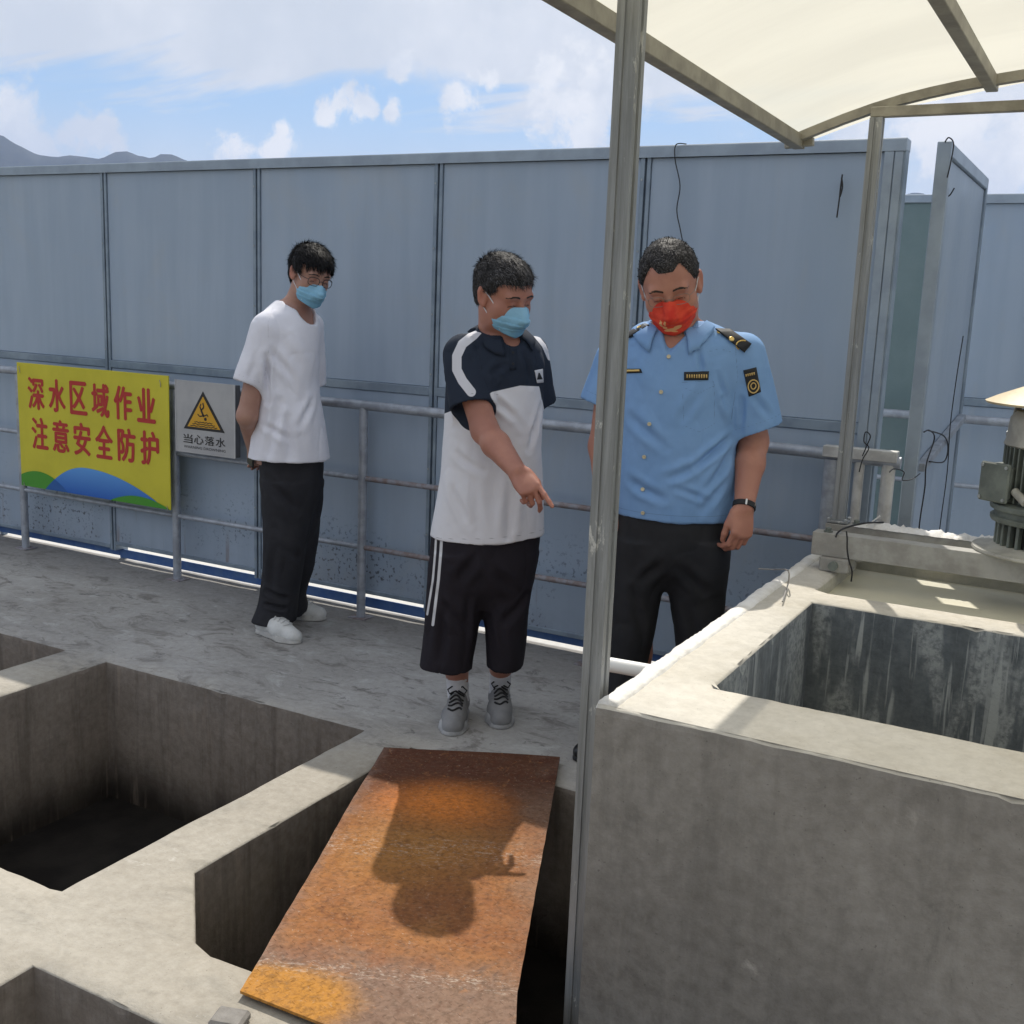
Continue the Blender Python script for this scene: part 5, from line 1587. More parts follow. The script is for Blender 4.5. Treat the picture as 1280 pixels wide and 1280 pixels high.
def man_polo():
    D = 3.76
    root = empty('person', (*W(595, 905, D)[:2], 0), 'man in black and white polo shirt and black shorts, pointing down at the rusty plate', 'person')
    yaw = R(-30); F_ = np.array([math.cos(yaw), math.sin(yaw), 0]); Lf = np.array([-F_[1], F_[0], 0])
    H = Head(W(630, 369, D-.06), R(-19), R(18), R(5), 1.01)
    neckb = W(622, 431, D-.0); shR = W(579, 443, D-.07); shL = W(664, 441, D+.08)
    elR = W(606, 538, D-.17); wrR = W(647, 590, D-.345); elL = W(661, 536, D+.15); wrL = W(659, 608, D+.15)
    torso = [px(600, 652, 413, D, .06), px(588, 664, 419, D, .085), px(572, 676, 430, D, .105), px(562, 681, 450, D, .125), px(558, 680, 480, D, .13), px(556, 679, 520, D, .125), px(554, 678, 560, D, .125), px(550, 678, 600, D, .13), px(543, 679, 640, D, .132), px(538, 680, 672, D, .134)]
    # feet
    t1 = onz(565, 921, 0); t2 = onz(627, 912, 0); d1 = nrm([.44, -.90, 0]); d2 = nrm([.53, -.85, 0]); SL = .268
    an1 = t1-d1*(SL*.80)+[0, 0, .085]; an2 = t2-d2*(SL*.80)+[0, 0, .085]
    hipR = W(578, 690, D-.03); hipL = W(637, 690, D+.03); knR = W(566, 790, D-.02); knL = W(628, 790, D+.02)
    pts = [H.c+[0, 0, .16], t1, t2, wrR+[.2, -.1, -.15], shR, shL, elL, elR]
    lo, hi = bounds(pts, .10); S = SDF(lo, hi, .004)
    build_head(S, H, 1.3)
    S.cap(H.w((0, -.022, -.055)), neckb-[0, 0, .0], .061, .064, .03)
    S.loft([(q[0], q[1], q[2], q[3]-(.014 if i < 7 else .030), q[4]-(.014 if i < 7 else .035)) for i, q in enumerate(torso)], .03)
    S.cap(shR, elR, .052, .043, .03); S.cap(elR, elR+(wrR-elR)*.35, .043, .043, .02); S.cap(elR+(wrR-elR)*.35, wrR, .043, .0275, .015, flat=Lf, fr=1.12)
    S.cap(shL, elL, .05, .041, .03); S.cap(elL, wrL, .041, .028, .02)
    hd = nrm(W(678, 632, D-.44)-wrR)
    hand(S, wrR, hd, np.array([0, 0, .8])-FH*.75-RH*.1, RH*.9+np.array([0, 0, .3]), [(.06, .08, .06), (.72, .75, .4), (1.0, 1.0, .5), (1.1, 1.05, .5)], thumb=(.30, .40), scale=1.0)
    hand(S, wrL, nrm([.1, -.1, -1]), RH*.8+FH*.1, -FH, [(.4, .5, .3)]*4)
    for hp, kn, an in ((hipR, knR, an1), (hipL, knL, an2)):
        S.cap(hp, kn, .075, .052, .03); S.cap(kn, kn*.55+an*.45, .052, .050, .02); S.cap(kn*.55+an*.45, an, .048, .033, .02)
    for an, dd, t in ((an1, d1, t1), (an2, d2, t2)): S.cap(an-[0, 0, .035], t-dd*.07+[0, 0, .032], .030, .022, .02)
    P, Q = S.nets(2); q_ = H.loc(P); r_ = head_attrs(P, H)
    hr = np.exp(-(np.linalg.norm(P-(wrR+hd*.14), axis=1)/.06)**2)*.5
    npmesh('body', P, Q, M['skin2'], root, {'m1': np.maximum(r_[0], hr), 'm2': r_[1]})
    # polo shirt
    lo, hi = bounds([shR, shL, elR, torso[0][:3], torso[-1][:3]], .20); S = SDF(lo, hi, .0045)
    S.loft(torso, .02, 2.15)
    cR = W(590, 508, D-.135); cL = W(675, 503, D+.12)
    for a, c, ra, rb in ((shR, cR, .066, .0745), (shL, cL, .058, .056)):
        ax_ = nrm(c-a); S.cap(a, c+ax_*.03, ra, rb, .045, cut=(c, ax_), hollow=(.009, .03))
    up = nrm(H.w((0, -.02, -.09))-neckb); S.cap(neckb-up*.03+F_*.012, neckb+up*.12, .062, .066, .006, op='s')
    S.cap(neckb+F_*.055-[0, 0, .045], neckb+F_*.10+[0, 0, .05], .008, .040, .008, op='s')
    hem = W(605, 671, D); S.plane(hem, nrm(np.array([0, 0, -1.0])+RH*.10))
    S.loft([(q[0], q[1], q[2], q[3]-.012, q[4]-.012) for q in torso[-2:]], .003, 2.15, op='s') if False else None
    P, Q = S.nets(2)
    g_ = lambda u, v, o: W(u, v, D+o)
    folds = [(g_(612, 494, -.13), g_(640, 520, -.13), .010, .006), (g_(603, 500, -.13), g_(622, 470, -.12), .009, .007), (g_(606, 480, -.13), g_(628, 455, -.12), .009, .005),
             (g_(560, 470, -.1), g_(600, 478, -.14), .007, .004), (g_(566, 488, -.1), g_(600, 492, -.15), .006, .004), (g_(640, 600, -.13), g_(634, 672, -.13), .014, .008), (g_(652, 560, -.13), g_(644, 660, -.13), .012, .005),
             (g_(560, 560, -.1), g_(600, 590, -.14), .012, .005), (g_(556, 600, -.1), g_(588, 660, -.14), .013, .005), (g_(590, 600, -.14), g_(600, 668, -.14), .014, .004),
             (g_(580, 424, -.08), g_(600, 440, -.12), .006, .005), (g_(572, 440, -.1), g_(592, 452, -.14), .006, .004), (g_(655, 440, -.1), g_(664, 480, -.1), .010, .005), (g_(672, 505, -.05), g_(660, 560, -.1), .011, .006), (g_(625, 500, -.14), g_(660, 540, -.12), .012, .004)]
    P = cloth(P, Q, folds, .0035, (9, 9, 4), 5.0)
    pq, _ = pix(P); zb = np.interp(pq[:, 0], [545, 600, 615, 650, 674, 682], [521, 500, 490, 482, 483, 520])
    dR, _ = segdist(P, shR, cR+(cR-shR)*.05); dL, _ = segdist(P, shL, cL+(cL-shL)*.05)
    m1 = (pq[:, 1]-zb)*.0026; m1 = np.minimum(m1, np.minimum(dR-.0775, dL-.062))
    N = normals(P, Q); facing = (N@(-FH))
    s1 = .0150-linedist(P, [(601, 409), (592, 419), (578, 430), (571, 445), (571, 462), (578, 476), (589, 490)])
    s2 = .0070-linedist(P, [(652, 408), (667, 416), (680, 432), (687, 448)])
    m2 = np.where(facing > -.35, np.maximum(s1, s2), -1)
    m3 = seam_attr(P, [(hem, nrm(np.array([0, 0, -1.0])+RH*.10), .022, 2), (cR, nrm(cR-shR), .020, .10), (cL, nrm(cL-shL), .020, .085)], [[(600, 412), (598, 440), (604, 470), (613, 492)], [(660, 414), (668, 440), (674, 470), (677, 500)]])
    sh = npmesh('polo_shirt', P, Q, M['polo'], root, {'m1': m1, 'm2': m2, 'm3': m3})
    T = bvh_of([sh])
    neck_collar(root, neckb+up*.026+F_*.010, neckb+up*.075+F_*.010, .067, .063, F_, M['navy'], T, tip=.04)
    decal('chest_emblem', T, [(668, 463), (678, 461), (679, 478), (671, 479)], M['sock'], sh, .0012)
    decal('chest_emblem_mark', T, [(672.6, 466), (673.8, 466), (677.5, 474), (670.5, 474.5)], M['badge'], sh, .0026, 3, 3)
    decal('placket', T, [(637, 428), (646, 427), (645, 462), (637, 463)], M['navy'], sh, .0012, 4, 8)
    for k in range(2): stud('button', T, 641, 441+14*k, .0045, M['badge'], sh, lift=.003)
    # shorts
    wst = [px(545, 674, 640, D, .118), px(541, 675, 665, D, .122), px(538, 672, 700, D, .12), px(540, 664, 730, D, .10), px(560, 640, 758, D, .05)]
    l1 = [px(541, 607, 690, D, .10, -.01), px(536, 606, 725, D, .096, -.01), px(532, 602, 765, D, .09, -.01), px(528, 597, 800, D, .09, -.01), px(525, 591, 832, D, .092, -.01)]
    l2 = [px(602, 671, 690, D, .10, .01), px(600, 667, 725, D, .096, .015), px(604, 661, 765, D, .088, .02), px(606, 657, 800, D, .086, .02), px(607, 652, 831, D, .084, .02)]
    lo, hi = bounds([q[:3] for q in wst+l1+l2], .17); S = SDF(lo, hi, .0045)
    S.loft(wst, .02); S.loft(l1, .022); S.loft(l2, .022)
    for l_ in (l1, l2):
        c = np.array(l_[-1][:3]); S.ell(c-[0, 0, .004], (l_[-1][3]-.008, l_[-1][4]-.008, .025), .004, np.array([RH, FH, [0, 0, 1]]), 's')
    P, Q = S.nets(2)
    folds = [(g_(600, 690, -.1), g_(575, 730, -.12), .016, .008), (g_(610, 700, -.1), g_(640, 740, -.1), .015, .007), (g_(545, 740, -.08), g_(585, 790, -.1), .014, .007), (g_(560, 760, -.1), g_(548, 825, -.1), .013, .007), (g_(590, 750, -.1), g_(578, 825, -.1), .013, .006), (g_(620, 770, -.08), g_(632, 825, -.08), .012, .007), (g_(655, 740, -.05), g_(625, 785, -.08), .012, .006)]
    P = cloth(P, Q, folds, .006, (9, 9, 4), 9.0)
    m1 = np.maximum(.0036-linedist(P, [(546, 655), (544, 690), (541, 725), (534, 768)]), .0048-linedist(P, [(553, 655), (551, 690), (548, 725), (541, 781)]))
    m1 = np.where(normals(P, Q)@(-FH) > -.3, m1, -1)
    npmesh('shorts', P, Q, M['shorts'], root, {'m1': m1})
    # socks, shoes
    for an, kn, dd, t in ((an1, knR, d1, t1), (an2, knL, d2, t2)):
        ax_ = nrm(kn-an); S = SDF(*bounds([an, an+ax_*.12], .09), .0035); top = an+ax_*.078
        S.cap(an-[0, 0, .03], an+ax_*.13, .0375, .0405, .01, cut=(top, ax_)); P, Q = S.nets(1); P = cloth(P, Q, [], .0014, (14, 14, 45), 3.0)
        npmesh('sock', P, Q, M['sock'], root)
        shoe(root, t-dd*SL, t, 0, 'grey')
    def region(q):
        x, y, z = q.T; a = np.abs(x)
        front = z-(.064-.10*np.clip(a-.045, 0, 1)-.6*np.clip(.06-y, 0, .1)*(a > .045))
        side = z-np.interp(y, [-.09, -.045, -.03, .02, .045, .06], [-.075, -.05, .005, .012, .03, .05])
        r = np.where(y > .045, front, side)
        return np.minimum(r, .05)
    def comb(H, q, N):
        f = H.R[1]; u = H.R[2]; l = H.R[0]; top = np.clip(q[:, 2:3]/.09, 0, 1)
        return f*(.9*top)-u*(1-top)+l*(q[:, 0:1]*4)
    build_hair(H, root, (M['hairg'], M['hairg2'], lambda q: .10+.25*(q[:, 2] > .06)*(q[:, 1] > .0)), region, .012, lambda q: .012+.016*np.clip(q[:, 2]/.1, 0, 1), 6500, 3, comb)
    build_mask(H, root, M['maskb'])
man_polo()

def officer():
    D = 3.46
    root = empty('person', (*W(800, 930, D)[:2], 0), 'officer in pale blue uniform shirt and red mask standing behind the tank', 'person')
    yaw = R(-82); F_ = np.array([math.cos(yaw), math.sin(yaw), 0])
    H = Head(W(838, 357, D-.05), R(-70), R(24), R(11), 1.06)
    neckb = W(846, 425, D+.02); shL = W(930, 443, D-.03); shR = W(771, 449, D+.07)
    elL = W(941, 552, D-.01); wrL = W(930, 634, D-.14); elR = W(754, 558, D+.06); wrR = W(757, 640, D-.02)
    torso = [px(822, 888, 401, D, .055), px(806, 903, 408, D, .08), px(790, 925, 416, D, .10), px(780, 940, 428, D, .122), px(774, 938, 448, D, .132), px(771, 926, 478, D, .14), px(768, 917, 515, D, .143), px(767, 919, 560, D, .147), px(767, 920, 600, D, .15), px(769, 917, 640, D, .15), px(771, 914, 660, D, .148)]
    t1 = onz(717, 951, 0); d1 = nrm([-.62, -.78, 0]); t2 = onz(866, 975, 0); d2 = nrm([.45, -.9, 0]); SL = .285
    an1 = t1-d1*(SL*.80)+[0, 0, .085]; an2 = t2-d2*(SL*.80)+[0, 0, .085]
    hipR = W(798, 690, D+.03); hipL = W(872, 690, D-.02); knR = W(792, 815, D+.03); knL = W(870, 820, D-.02)
    lo, hi = bounds([H.c+[0, 0, .16], t1, t2, shR, shL, elL, elR, wrL, wrR], .11); S = SDF(lo, hi, .004)
    build_head(S, H, 1.0)
    S.cap(H.w((0, -.022, -.055)), neckb, .063, .068, .03)
    S.loft([(q[0], q[1], q[2], q[3]-(.016 if i < 7 else .032), q[4]-(.016 if i < 7 else .038)) for i, q in enumerate(torso)], .03)
    S.cap(shL, elL, .055, .046, .03); S.cap(elL, elL+(wrL-elL)*.35, .046, .045, .02); S.cap(elL+(wrL-elL)*.35, wrL, .045, .030, .015, flat=FH, fr=.88)
    S.cap(shR, elR, .055, .045, .03); S.cap(elR, wrR, .045, .030, .02)
    hand(S, wrL, nrm(W(925, 690, D-.17)-wrL), -FH*.9+RH*.45, -RH-FH*.4, [(.55, .75, .45), (.6, .8, .5), (.62, .85, .5), (.6, .85, .5)], thumb=(.30, .30), scale=1.04)
    hand(S, wrR, nrm([0, -.1, -1]), -FH*.9-RH*.4, RH, [(.4, .6, .4)]*4)
    for hp, kn, an in ((hipR, knR, an1), (hipL, knL, an2)): S.cap(hp, kn, .08, .055, .03); S.cap(kn, an, .055, .036, .03)
    for an, dd, t in ((an1, d1, t1), (an2, d2, t2)): S.cap(an-[0, 0, .035], t-dd*.07+[0, 0, .032], .030, .022, .02)
    P, Q = S.nets(2); r_ = head_attrs(P, H)
    hr = np.exp(-(np.linalg.norm(P-(wrL+[0, 0, -.12]), axis=1)/.07)**2)*.45
    npmesh('body', P, Q, M['skin'], root, {'m1': np.maximum(r_[0], hr), 'm2': r_[1]})
    g_ = lambda u, v, o: W(u, v, D+o)
    lo, hi = bounds([shR, shL, elL, torso[0][:3], torso[-1][:3]], .20); S = SDF(lo, hi, .0045)
    S.loft(torso, .02, 2.15)
    cL = W(945, 537, D-.035); cR = W(754, 508, D+.07)
    for a, c, ra, rb in ((shL, cL, .066, .080), (shR, cR, .066, .074)):
        ax_ = nrm(c-a+RH*(.035 if a is shL else -.02)); S.cap(a, c+ax_*.03, ra, rb, .045, cut=(c, ax_), hollow=(.010, .035))
    up = nrm(H.w((0, -.02, -.09))-neckb); S.cap(neckb-up*.03+F_*.012, neckb+up*.12, .068, .072, .006, op='s')
    S.cap(neckb-up*.03+F_*.03, neckb+up*.12+F_*.03, .066, .070, .006, op='s'); S.cap(W(835, 442, D-.125), W(848, 392, D-.075), .004, .066, .006, op='s')
    S.plane(W(840, 643, D), np.array([0, 0, -1.0]))
    P, Q = S.nets(2)
    folds = [(g_(912, 545, -.10), g_(870, 580, -.15), .010, .009), (g_(915, 528, -.10), g_(905, 500, -.12), .008, .009), (g_(870, 580, -.15), g_(830, 598, -.16), .012, .006), (g_(912, 565, -.1), g_(885, 610, -.14), .012, .007),
             (g_(905, 600, -.12), g_(880, 640, -.15), .012, .005), (g_(928, 500, -.1), g_(922, 540, -.1), .008, .007), (g_(900, 470, -.13), g_(915, 520, -.1), .009, .005), (g_(786, 520, -.1), g_(830, 560, -.16), .013, .005),
             (g_(780, 600, -.1), g_(830, 625, -.15), .012, .005), (g_(850, 520, -.15), g_(880, 490, -.15), .012, .004), (g_(875, 440, -.12), g_(882, 470, -.14), .007, .005), (g_(790, 450, -.1), g_(806, 480, -.14), .009, .004),
             (g_(940, 490, -.12), g_(960, 520, -.1), .010, .004), (g_(845, 610, -.16), g_(890, 628, -.15), .009, .004)]
    P = cloth(P, Q, folds, .0032, (8, 8, 5), 15.0)
    m3 = seam_attr(P, [(W(840, 643, D), (0, 0, -1.0), .024, 2), (cL, nrm(cL-shL+RH*.035), .028, .10), (cR, nrm(cR-shR-RH*.02), .028, .10)], [[(903, 404), (919, 430), (922, 470), (914, 525)], [(790, 412), (781, 440), (778, 480)], [(884, 440), (900, 436), (914, 440)], [(852, 478), (891, 476), (893, 482), (873, 492), (853, 484)], [(853, 484), (855, 532), (874, 540), (893, 530), (893, 482)]])
    sh = npmesh('uniform_shirt', P, Q, M['uniform'], root, {'m3': m3})
    T = bvh_of([sh])
    Fc = np.array([math.cos(R(-74)), math.sin(R(-74)), 0]); neck_collar(root, neckb+up*.024+Fc*.030-RH*.006, neckb+up*.074+Fc*.016, .078, .073, Fc, M['uniformb'], T, gap=.50, leaf=.030, tip=.062, hf=.004)
    decal('button_band', T, [(829, 437), (841, 437), (811, 651), (797, 651)], M['uniformb'], sh, .0022, 4, 40, .0022)
    for (u, v) in ((836, 446), (826.5, 490), (812, 530), (805.5, 571), (803.5, 612), (804, 641)): stud('button', T, u, v, .0062, M['button'], sh, lift=.0028)
    # shoulder boards
    ep = decal('shoulder_board', T, [(893, 410), (912, 410), (941, 430), (931, 442)], M['badge'], sh, .007, 10, 5, .004)
    if ep is None: ep = decal('shoulder_board', T, [(893, 413), (911, 414), (938, 431), (930, 441)], M['badge'], sh, .007, 10, 5, .004)
    T2 = bvh_of([sh]+([ep] if ep else []))
    for (u, v, r) in ((898, 416, .0062), (914, 424.5, .0082)): stud('gold_stud', T2, u, v, r, M['gold'], sh, .004, 14, .008 if ep is None else .002)
    pts = []
    for k in range(9):
        a = math.pi*k/8; uu = 926+8*math.cos(a*.95+2.2)+2; vv = 431+6*math.sin(a*.95+2.2)+1
        d = ray(uu, vv); h_ = T2.ray_cast(Vector(CP), Vector(d/np.linalg.norm(d)))
        if h_[0] is not None: pts.append(np.array(h_[0])+np.array(h_[1])*.002)
    if len(pts) > 2: MB().tube(pts, .0022, 6).build('gold_leaf', M['gold'], sh, True)
    decal('shoulder_board', T, [(786, 418), (806, 407), (812, 409), (787, 424)], M['badge'], sh, .007, 8, 4, .004)
    stud('gold_stud', T, 801, 412, .006, M['gold'], sh, .004, 12, .009)
    # chest name strip and the winged badge on the other side
    ns = decal('name_strip', T, [(855, 465), (886, 464), (885, 475), (855, 475.5)], M['badge'], sh, .0016, 10, 4, .0015)
    T3 = bvh_of([sh]+([ns] if ns else []))
    for k in range(9):
        u = 858+3*k; decal('stitched_mark', T3, [(u, 468), (u+1.7, 468), (u+1.7, 472.5), (u, 472.5)], M['goldth'], sh, .0018, 1, 2, .0006)
    decal('winged_badge', T, [(778, 461), (801, 461), (803, 466), (778, 467)], M['badge'], sh, .0016, 8, 3, .0015)
    decal('winged_badge_thread', T, [(779, 462.3), (800, 462), (800, 464.2), (779, 465.2)], M['gold'], sh, .0034, 8, 2, .0008)
    # arm patch: dark shield with a gold ring
    decal('arm_patch', T, [(929, 463), (945, 459), (951, 490), (936, 496)], M['badge'], sh, .0016, 8, 10, .0016)
    rg_, rr_ = [], []
    for k in range(19):
        a = 2*math.pi*k/18; d = ray(941.5+6.4*math.cos(a), 483+8.2*math.sin(a)); h_ = T.ray_cast(Vector(CP), Vector(d/np.linalg.norm(d)))
        if h_[0] is not None: rg_.append(np.array(h_[0])+np.array(h_[1])*.0035)
        d = ray(941.5+3.0*math.cos(a), 482.5+4*math.sin(a)); h_ = T.ray_cast(Vector(CP), Vector(d/np.linalg.norm(d)))
        if h_[0] is not None: rr_.append(np.array(h_[0])+np.array(h_[1])*.0035)
    if len(rg_) > 3: MB().tube(rg_, .0022, 6).build('patch_ring', M['goldth'], sh, True)
    if len(rr_) > 3: MB().tube(rr_, .0018, 6).build('patch_ring', M['goldth'], sh, True)
    T4 = T
    for k in range(5): decal('stitched_mark', T4, [(931.5+2.4*k, 467.5-.5*k), (933+2.4*k, 467.2-.5*k), (933.4+2.4*k, 470.5-.5*k), (931.9+2.4*k, 470.8-.5*k)], M['goldth'], sh, .0042, 1, 1, .0006)
    # trousers
    wst = [px(774, 911, 625, D, .135), px(770, 912, 650, D, .138), px(767, 910, 685, D, .13), px(772, 905, 712, D, .10), px(795, 880, 735, D, .05)]
    l1 = [px(768, 846, 672, D, .125, .01), px(766, 836, 705, D, .115, .02), px(763, 827, 745, D, .098, .02), px(762, 819, 790, D, .09, .02), px(760, 806, 845, D, .08, .03), px(756, 798, 895, D, .075, .03)]
    l2 = [px(832, 912, 672, D, .125, 0), px(828, 910, 705, D, .115, 0), px(834, 906, 745, D, .098, 0), px(843, 903, 795, D, .09, 0), px(848, 898, 860, D, .08, .0), px(850, 895, 920, D, .075, .0)]
    b1 = (an1[0], an1[1], .05, .052, .062); b2_ = (an2[0], an2[1], .05, .052, .062)
    l1.append(b1); l2.append(b2_)
    lo, hi = bounds([q[:3] for q in wst+l1+l2], .17); S = SDF(lo, hi, .005)
    S.loft(wst, .02); S.loft(l1, .02); S.loft(l2, .02); P, Q = S.nets(2)
    folds = [(g_(830, 690, -.1), g_(800, 730, -.1), .014, .007), (g_(845, 700, -.1), g_(880, 740, -.1), .014, .007), (g_(790, 740, -.09), g_(805, 800, -.08), .014, .006), (g_(860, 760, -.09), g_(880, 820, -.09), .014, .006)]
    P = cloth(P, Q, folds, .005, (8, 8, 4), 19.0); npmesh('trousers', P, Q, M['trouser2'], root)
    for an, dd, t in ((an1, d1, t1), (an2, d2, t2)): shoe(root, t-dd*SL, t, 0, 'black', .004)
    # watch band on the left wrist
    ax_ = nrm(wrL-elL); c = wrL-ax_*.004; x = nrm(np.cross(ax_, FH)); y = np.cross(ax_, x); V = []; F = []; n = 28
    for k in range(n):
        a = 2*math.pi*k/n; r1 = .0325; 
        for (rr, hh) in ((r1, -.009), (r1+.003, -.008), (r1+.003, .008), (r1, .009)): V.append(c+(x*math.cos(a)*rr+y*math.sin(a)*rr*.9)+ax_*hh)
    for k in range(n):
        for j in range(4): a = k*4+j; b_ = k*4+(j+1) % 4; a2 = ((k+1) % n)*4+j; b2 = ((k+1) % n)*4+(j+1) % 4; F.append((a, b_, b2, a2))
    m1 = MB(); m1.add(V, F); wb = m1.build('wrist_band', M['badge'], root, True)
    e1 = -FH; e1 = nrm(e1-ax_*np.dot(e1, ax_)); q = c+e1*.034-RH*.004
    MB().bar(q-ax_*.010, q+ax_*.010, .006, .004, up=e1).build('band_clasp', material('silver_clasp', (.7, .7, .7), .3, .6).m, wb)
    q = c+nrm(e1*.55+RH)*.033; MB().bar(q-ax_*.007, q+ax_*.007, .007, .004, up=nrm(e1*.5+RH)).build('band_clasp', M['gframe2'], wb)
    def region(q):
        x, y, z = q.T; a = np.abs(x)
        hl = .078-.55*np.clip(a-.028, 0, .02)*-1.0*1.0
        front = z-(.074+.9*np.clip(a-.022, 0, .018)-1.6*np.clip(a-.046, 0, .05))+.25*np.clip(.07-y, 0, .1)*0
        side = z-np.interp(y, [-.09, -.045, -.03, .015, .035, .05], [-.075, -.05, .003, .010, .035, .055])
        front = front+np.clip(.060-y, 0, .06)*.9
        return np.minimum(np.where(y > .035, np.minimum(front, np.where(a > .058, side+.02, 1)), side), .05)
    def comb(H, q, N): return H.R[1]*.55+H.R[2]*.35*np.sign(q[:, 2:3]-.02)+H.R[0]*(q[:, 0:1]*5)
    build_hair(H, root, (M['hairg'], M['hairg2'], lambda q: .12+.5*(q[:, 1] > .01)*(q[:, 2] > .05)), region, .007, lambda q: .006+.006*np.clip(q[:, 2]/.1, 0, 1), 9000, 4, comb, .002)
    build_mask(H, root, M['maskr'], True)
    build_glasses(H, root, M['gframe2'], y=.100, z=-.004, w=.046, h=.028, r=.0009)
officer()

def man_tshirt():
    D = 4.76
    root = empty('person', (*W(350, 790, D)[:2], 0), 'young man in white T-shirt, black trousers and glasses, hands behind his back beside the signs', 'person')
    yaw = R(-8); F_ = np.array([math.cos(yaw), math.sin(yaw), 0])
    H = Head(W(388, 344, D-.06), R(-22), R(17), R(-7), .94)
    neckb = W(366, 395, D+.0); shR = W(333, 411, D-.10); shL = W(388, 408, D+.14)
    elR = W(309, 520, D-.12); wrR = W(318, 566, D+.10); elL = W(384, 505, D+.24); wrL = W(343, 562, D+.24)
    torso = [px(345, 384, 376, D, .06), px(337, 391, 383, D, .09), px(327, 397, 394, D, .12), px(320, 400, 411, D, .14), px(322, 400, 440, D, .15), px(323, 398, 470, D, .15), px(322, 401, 500, D, .15), px(319, 406, 530, D, .155), px(314, 410, 560, D, .16), px(309, 412, 580, D, .162)]
    t1 = onz(374, 805, 0); d1 = nrm(onz(374, 805, 0)-onz(328, 790, 0)); t2 = onz(407, 775, 0); d2 = nrm(onz(407, 775, 0)-onz(372, 771, 0)); SL = .27
    an1 = t1-d1*(SL*.80)+[0, 0, .085]; an2 = t2-d2*(SL*.80)+[0, 0, .085]
    hipR = W(354, 590, D-.0); hipL = W(376, 590, D+.05); knR = W(354, 690, D-.03); knL = W(372, 690, D+.12)
    lo, hi = bounds([H.c+[0, 0, .16], t1, t2, shR, shL, elL, elR, wrL, wrR], .11); S = SDF(lo, hi, .0045)
    build_head(S, H)
    S.cap(H.w((0, -.022, -.055)), neckb, .052, .058, .03)
    S.loft([(q[0], q[1], q[2], q[3]-(.018 if i < 6 else .042), q[4]-(.018 if i < 6 else .055)) for i, q in enumerate(torso)], .03)
    S.cap(shR, elR, .048, .042, .03); S.cap(elR, wrR, .042, .027, .02); S.cap(shL, elL, .048, .04, .03); S.cap(elL, wrL, .04, .027, .02)
    hand(S, wrR, nrm(W(316, 583, D+.20)-wrR), -RH*.5-FH*.3+np.array([0, 0, -.6]), FH*.3+np.array([0, 0, 1]), [(.7, .8, .4)]*4, scale=.95)
    hand(S, wrL, nrm(W(322, 578, D+.26)-wrL), FH, [0, 0, 1], [(.6, .7, .4)]*4, scale=.95)
    for hp, kn, an in ((hipR, knR, an1), (hipL, knL, an2)): S.cap(hp, kn, .06, .045, .03); S.cap(kn, an, .045, .034, .03)
    for an, dd, t in ((an1, d1, t1), (an2, d2, t2)): S.cap(an-[0, 0, .035], t-dd*.07+[0, 0, .032], .030, .022, .02)
    P, Q = S.nets(2); r_ = head_attrs(P, H); npmesh('body', P, Q, M['skin3'], root, {'m1': r_[0], 'm2': r_[1]})
    g_ = lambda u, v, o: W(u, v, D+o)
    lo, hi = bounds([shR, shL, elR, torso[0][:3], torso[-1][:3]], .22); S = SDF(lo, hi, .005)
    S.loft(torso, .02, 2.15)
    cR = W(309, 479, D-.13); cL = W(392, 480, D+.2)
    for a, c, ra, rb in ((shR, cR, .066, .056), (shL, cL, .06, .06)):
        ax_ = nrm(c-a); S.cap(a, c+ax_*.03, ra, rb, .05, cut=(c, ax_), hollow=(.010, .035))
    up = nrm(H.w((0, -.02, -.09))-neckb)
    S.cap(neckb-up*.035+F_*.02, neckb+up*.12, .066, .072, .006, op='s'); S.cap(neckb+F_*.060-[0, 0, .030], neckb+F_*.11+[0, 0, .05], .044, .055, .010, op='s')
    S.plane(W(360, 572, D), np.array([0, 0, -1.0]))
    P, Q = S.nets(2)
    folds = [(g_(333, 445, -.15), g_(330, 500, -.15), .012, .012), (g_(340, 440, -.15), g_(372, 480, -.16), .014, .006), (g_(345, 500, -.16), g_(335, 565, -.16), .016, .009), (g_(365, 420, -.16), g_(390, 450, -.14), .013, .005),
             (g_(392, 440, -.1), g_(380, 500, -.15), .014, .006), (g_(375, 500, -.16), g_(392, 565, -.16), .018, .009), (g_(355, 520, -.16), g_(362, 570, -.16), .016, .007), (g_(320, 440, -.16), g_(312, 470, -.18), .010, .005), (g_(398, 490, -.08), g_(372, 530, -.15), .014, .006), (g_(330, 530, -.14), g_(355, 545, -.16), .013, .005)]
    P = cloth(P, Q, folds, .005, (7, 7, 3.5), 25.0); m3 = seam_attr(P, [(W(360, 572, D), (0, 0, -1.0), .022, 2), (cR, nrm(cR-shR), .022, .09)], [[(341, 384), (335, 405), (336, 435), (331, 470)]])
    sh = npmesh('t_shirt', P, Q, M['tshirt'], root, {'m3': m3})
    # rib of the round neck
    T = bvh_of([sh]); 
    wst = [px(327, 402, 545, D, .12), px(327, 403, 562, D, .125), px(326, 403, 585, D, .13), px(329, 401, 612, D, .115), px(340, 392, 640, D, .05)]
    l1 = [px(328, 396, 600, D, .12, -.01), px(329, 391, 635, D, .11, -.03), px(329, 384, 670, D, .10, -.04), px(329, 378, 710, D, .09, -.04), px(326, 373, 745, D, .085, -.04), px(322, 369, 774, D, .085, -.04)]
    l2 = [px(335, 403, 600, D, .12, .02), px(341, 401, 635, D, .105, .06), px(345, 399, 670, D, .10, .09), px(346, 391, 710, D, .09, .11), px(348, 381, 740, D, .08, .13), px(352, 378, 766, D, .075, .14)]
    l1.append((an1[0]-.0, an1[1], .035, .072, .072))
    lo, hi = bounds([q[:3] for q in wst+l1+l2]+[an1, an2], .17); S = SDF(lo, hi, .005)
    S.loft(wst, .02); S.loft(l1[:-1], .02); S.loft(l2, .02)
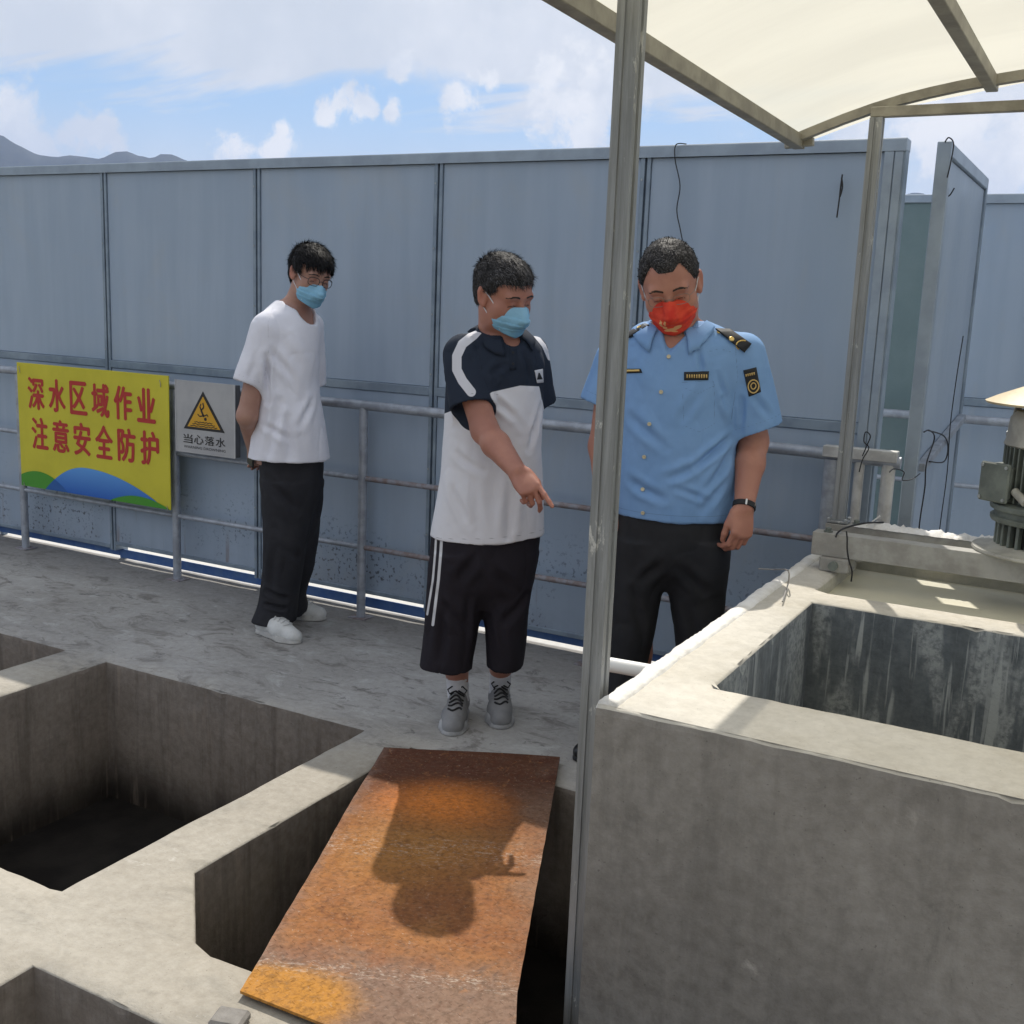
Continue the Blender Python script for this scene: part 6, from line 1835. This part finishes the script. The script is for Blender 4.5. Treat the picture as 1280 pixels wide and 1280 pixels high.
    S.cap(np.array(l1[-2][:3])+[0, 0, .04], an1-[0, 0, .05], .066, .066, .03, cut=((0, 0, .052), (0, 0, -1))); S.cap(np.array(l2[-1][:3])+[0, 0, .04], an2-[0, 0, .05], .062, .060, .03, cut=((0, 0, .052), (0, 0, -1)))
    P, Q = S.nets(2)
    folds = [(g_(335, 600, -.12), g_(372, 640, -.14), .018, .007), (g_(350, 680, -.12), g_(378, 700, -.1), .015, .006), (g_(332, 740, -.12), g_(365, 752, -.12), .010, .007), (g_(328, 756, -.12), g_(366, 764, -.12), .008, .007), (g_(345, 660, -.12), g_(340, 740, -.12), .015, .006)]
    P = cloth(P, Q, folds, .005, (8, 8, 5), 29.0); npmesh('trousers', P, Q, M['trouser'], root)
    for an, dd, t in ((an1, d1, t1), (an2, d2, t2)): shoe(root, t-dd*SL, t, 0, 'white', .0035)
    def region(q):
        x, y, z = q.T; a = np.abs(x)
        front = z-(.058+.010*np.sin(x*120)+.006*np.sin(x*310+1))
        side = z-np.interp(y, [-.09, -.045, -.03, .02, .045, .06], [-.085, -.06, .000, .002, .012, .03])
        return np.minimum(np.where(y > .045, front, side), .05)
    def comb(H, q, N):
        top = np.clip(q[:, 2:3]/.09, 0, 1); return H.R[1]*(1.0*top+.1)-H.R[2]*(1-top)-H.R[2]*.4*(q[:, 1:2] > .05)+H.R[0]*(q[:, 0:1]*5)
    build_hair(H, root, (M['hairb'], M['hairg'], lambda q: .12+0*q[:, 0]), region, .016, lambda q: .018+.018*np.clip(q[:, 2]/.1, 0, 1), 7500, 5, comb, .004)
    build_mask(H, root, M['maskb'], drop=.010)
    build_glasses(H, root, M['gframe'], y=.101, z=-.004, w=.050, h=.036, r=.0015)
    c = W(314, 569, D+.13); ph = empty('mobile_phone', c, 'black mobile phone held behind the young man in the white T-shirt', 'phone')
    Mx = Matrix.Translation(Vector(c)) @ Matrix.Rotation(R(-28), 4, 'Z') @ Matrix.Rotation(R(12), 4, 'Y')
    MB().box((-.035, -.004, -.05), (.035, .004, .05), .003, Mx).build('case', M['black'], ph)
    MB().box((-.031, -.0055, -.046), (.031, -.0042, .046), .0005, Mx).build('screen', M['gframe'], ph)
man_tshirt()
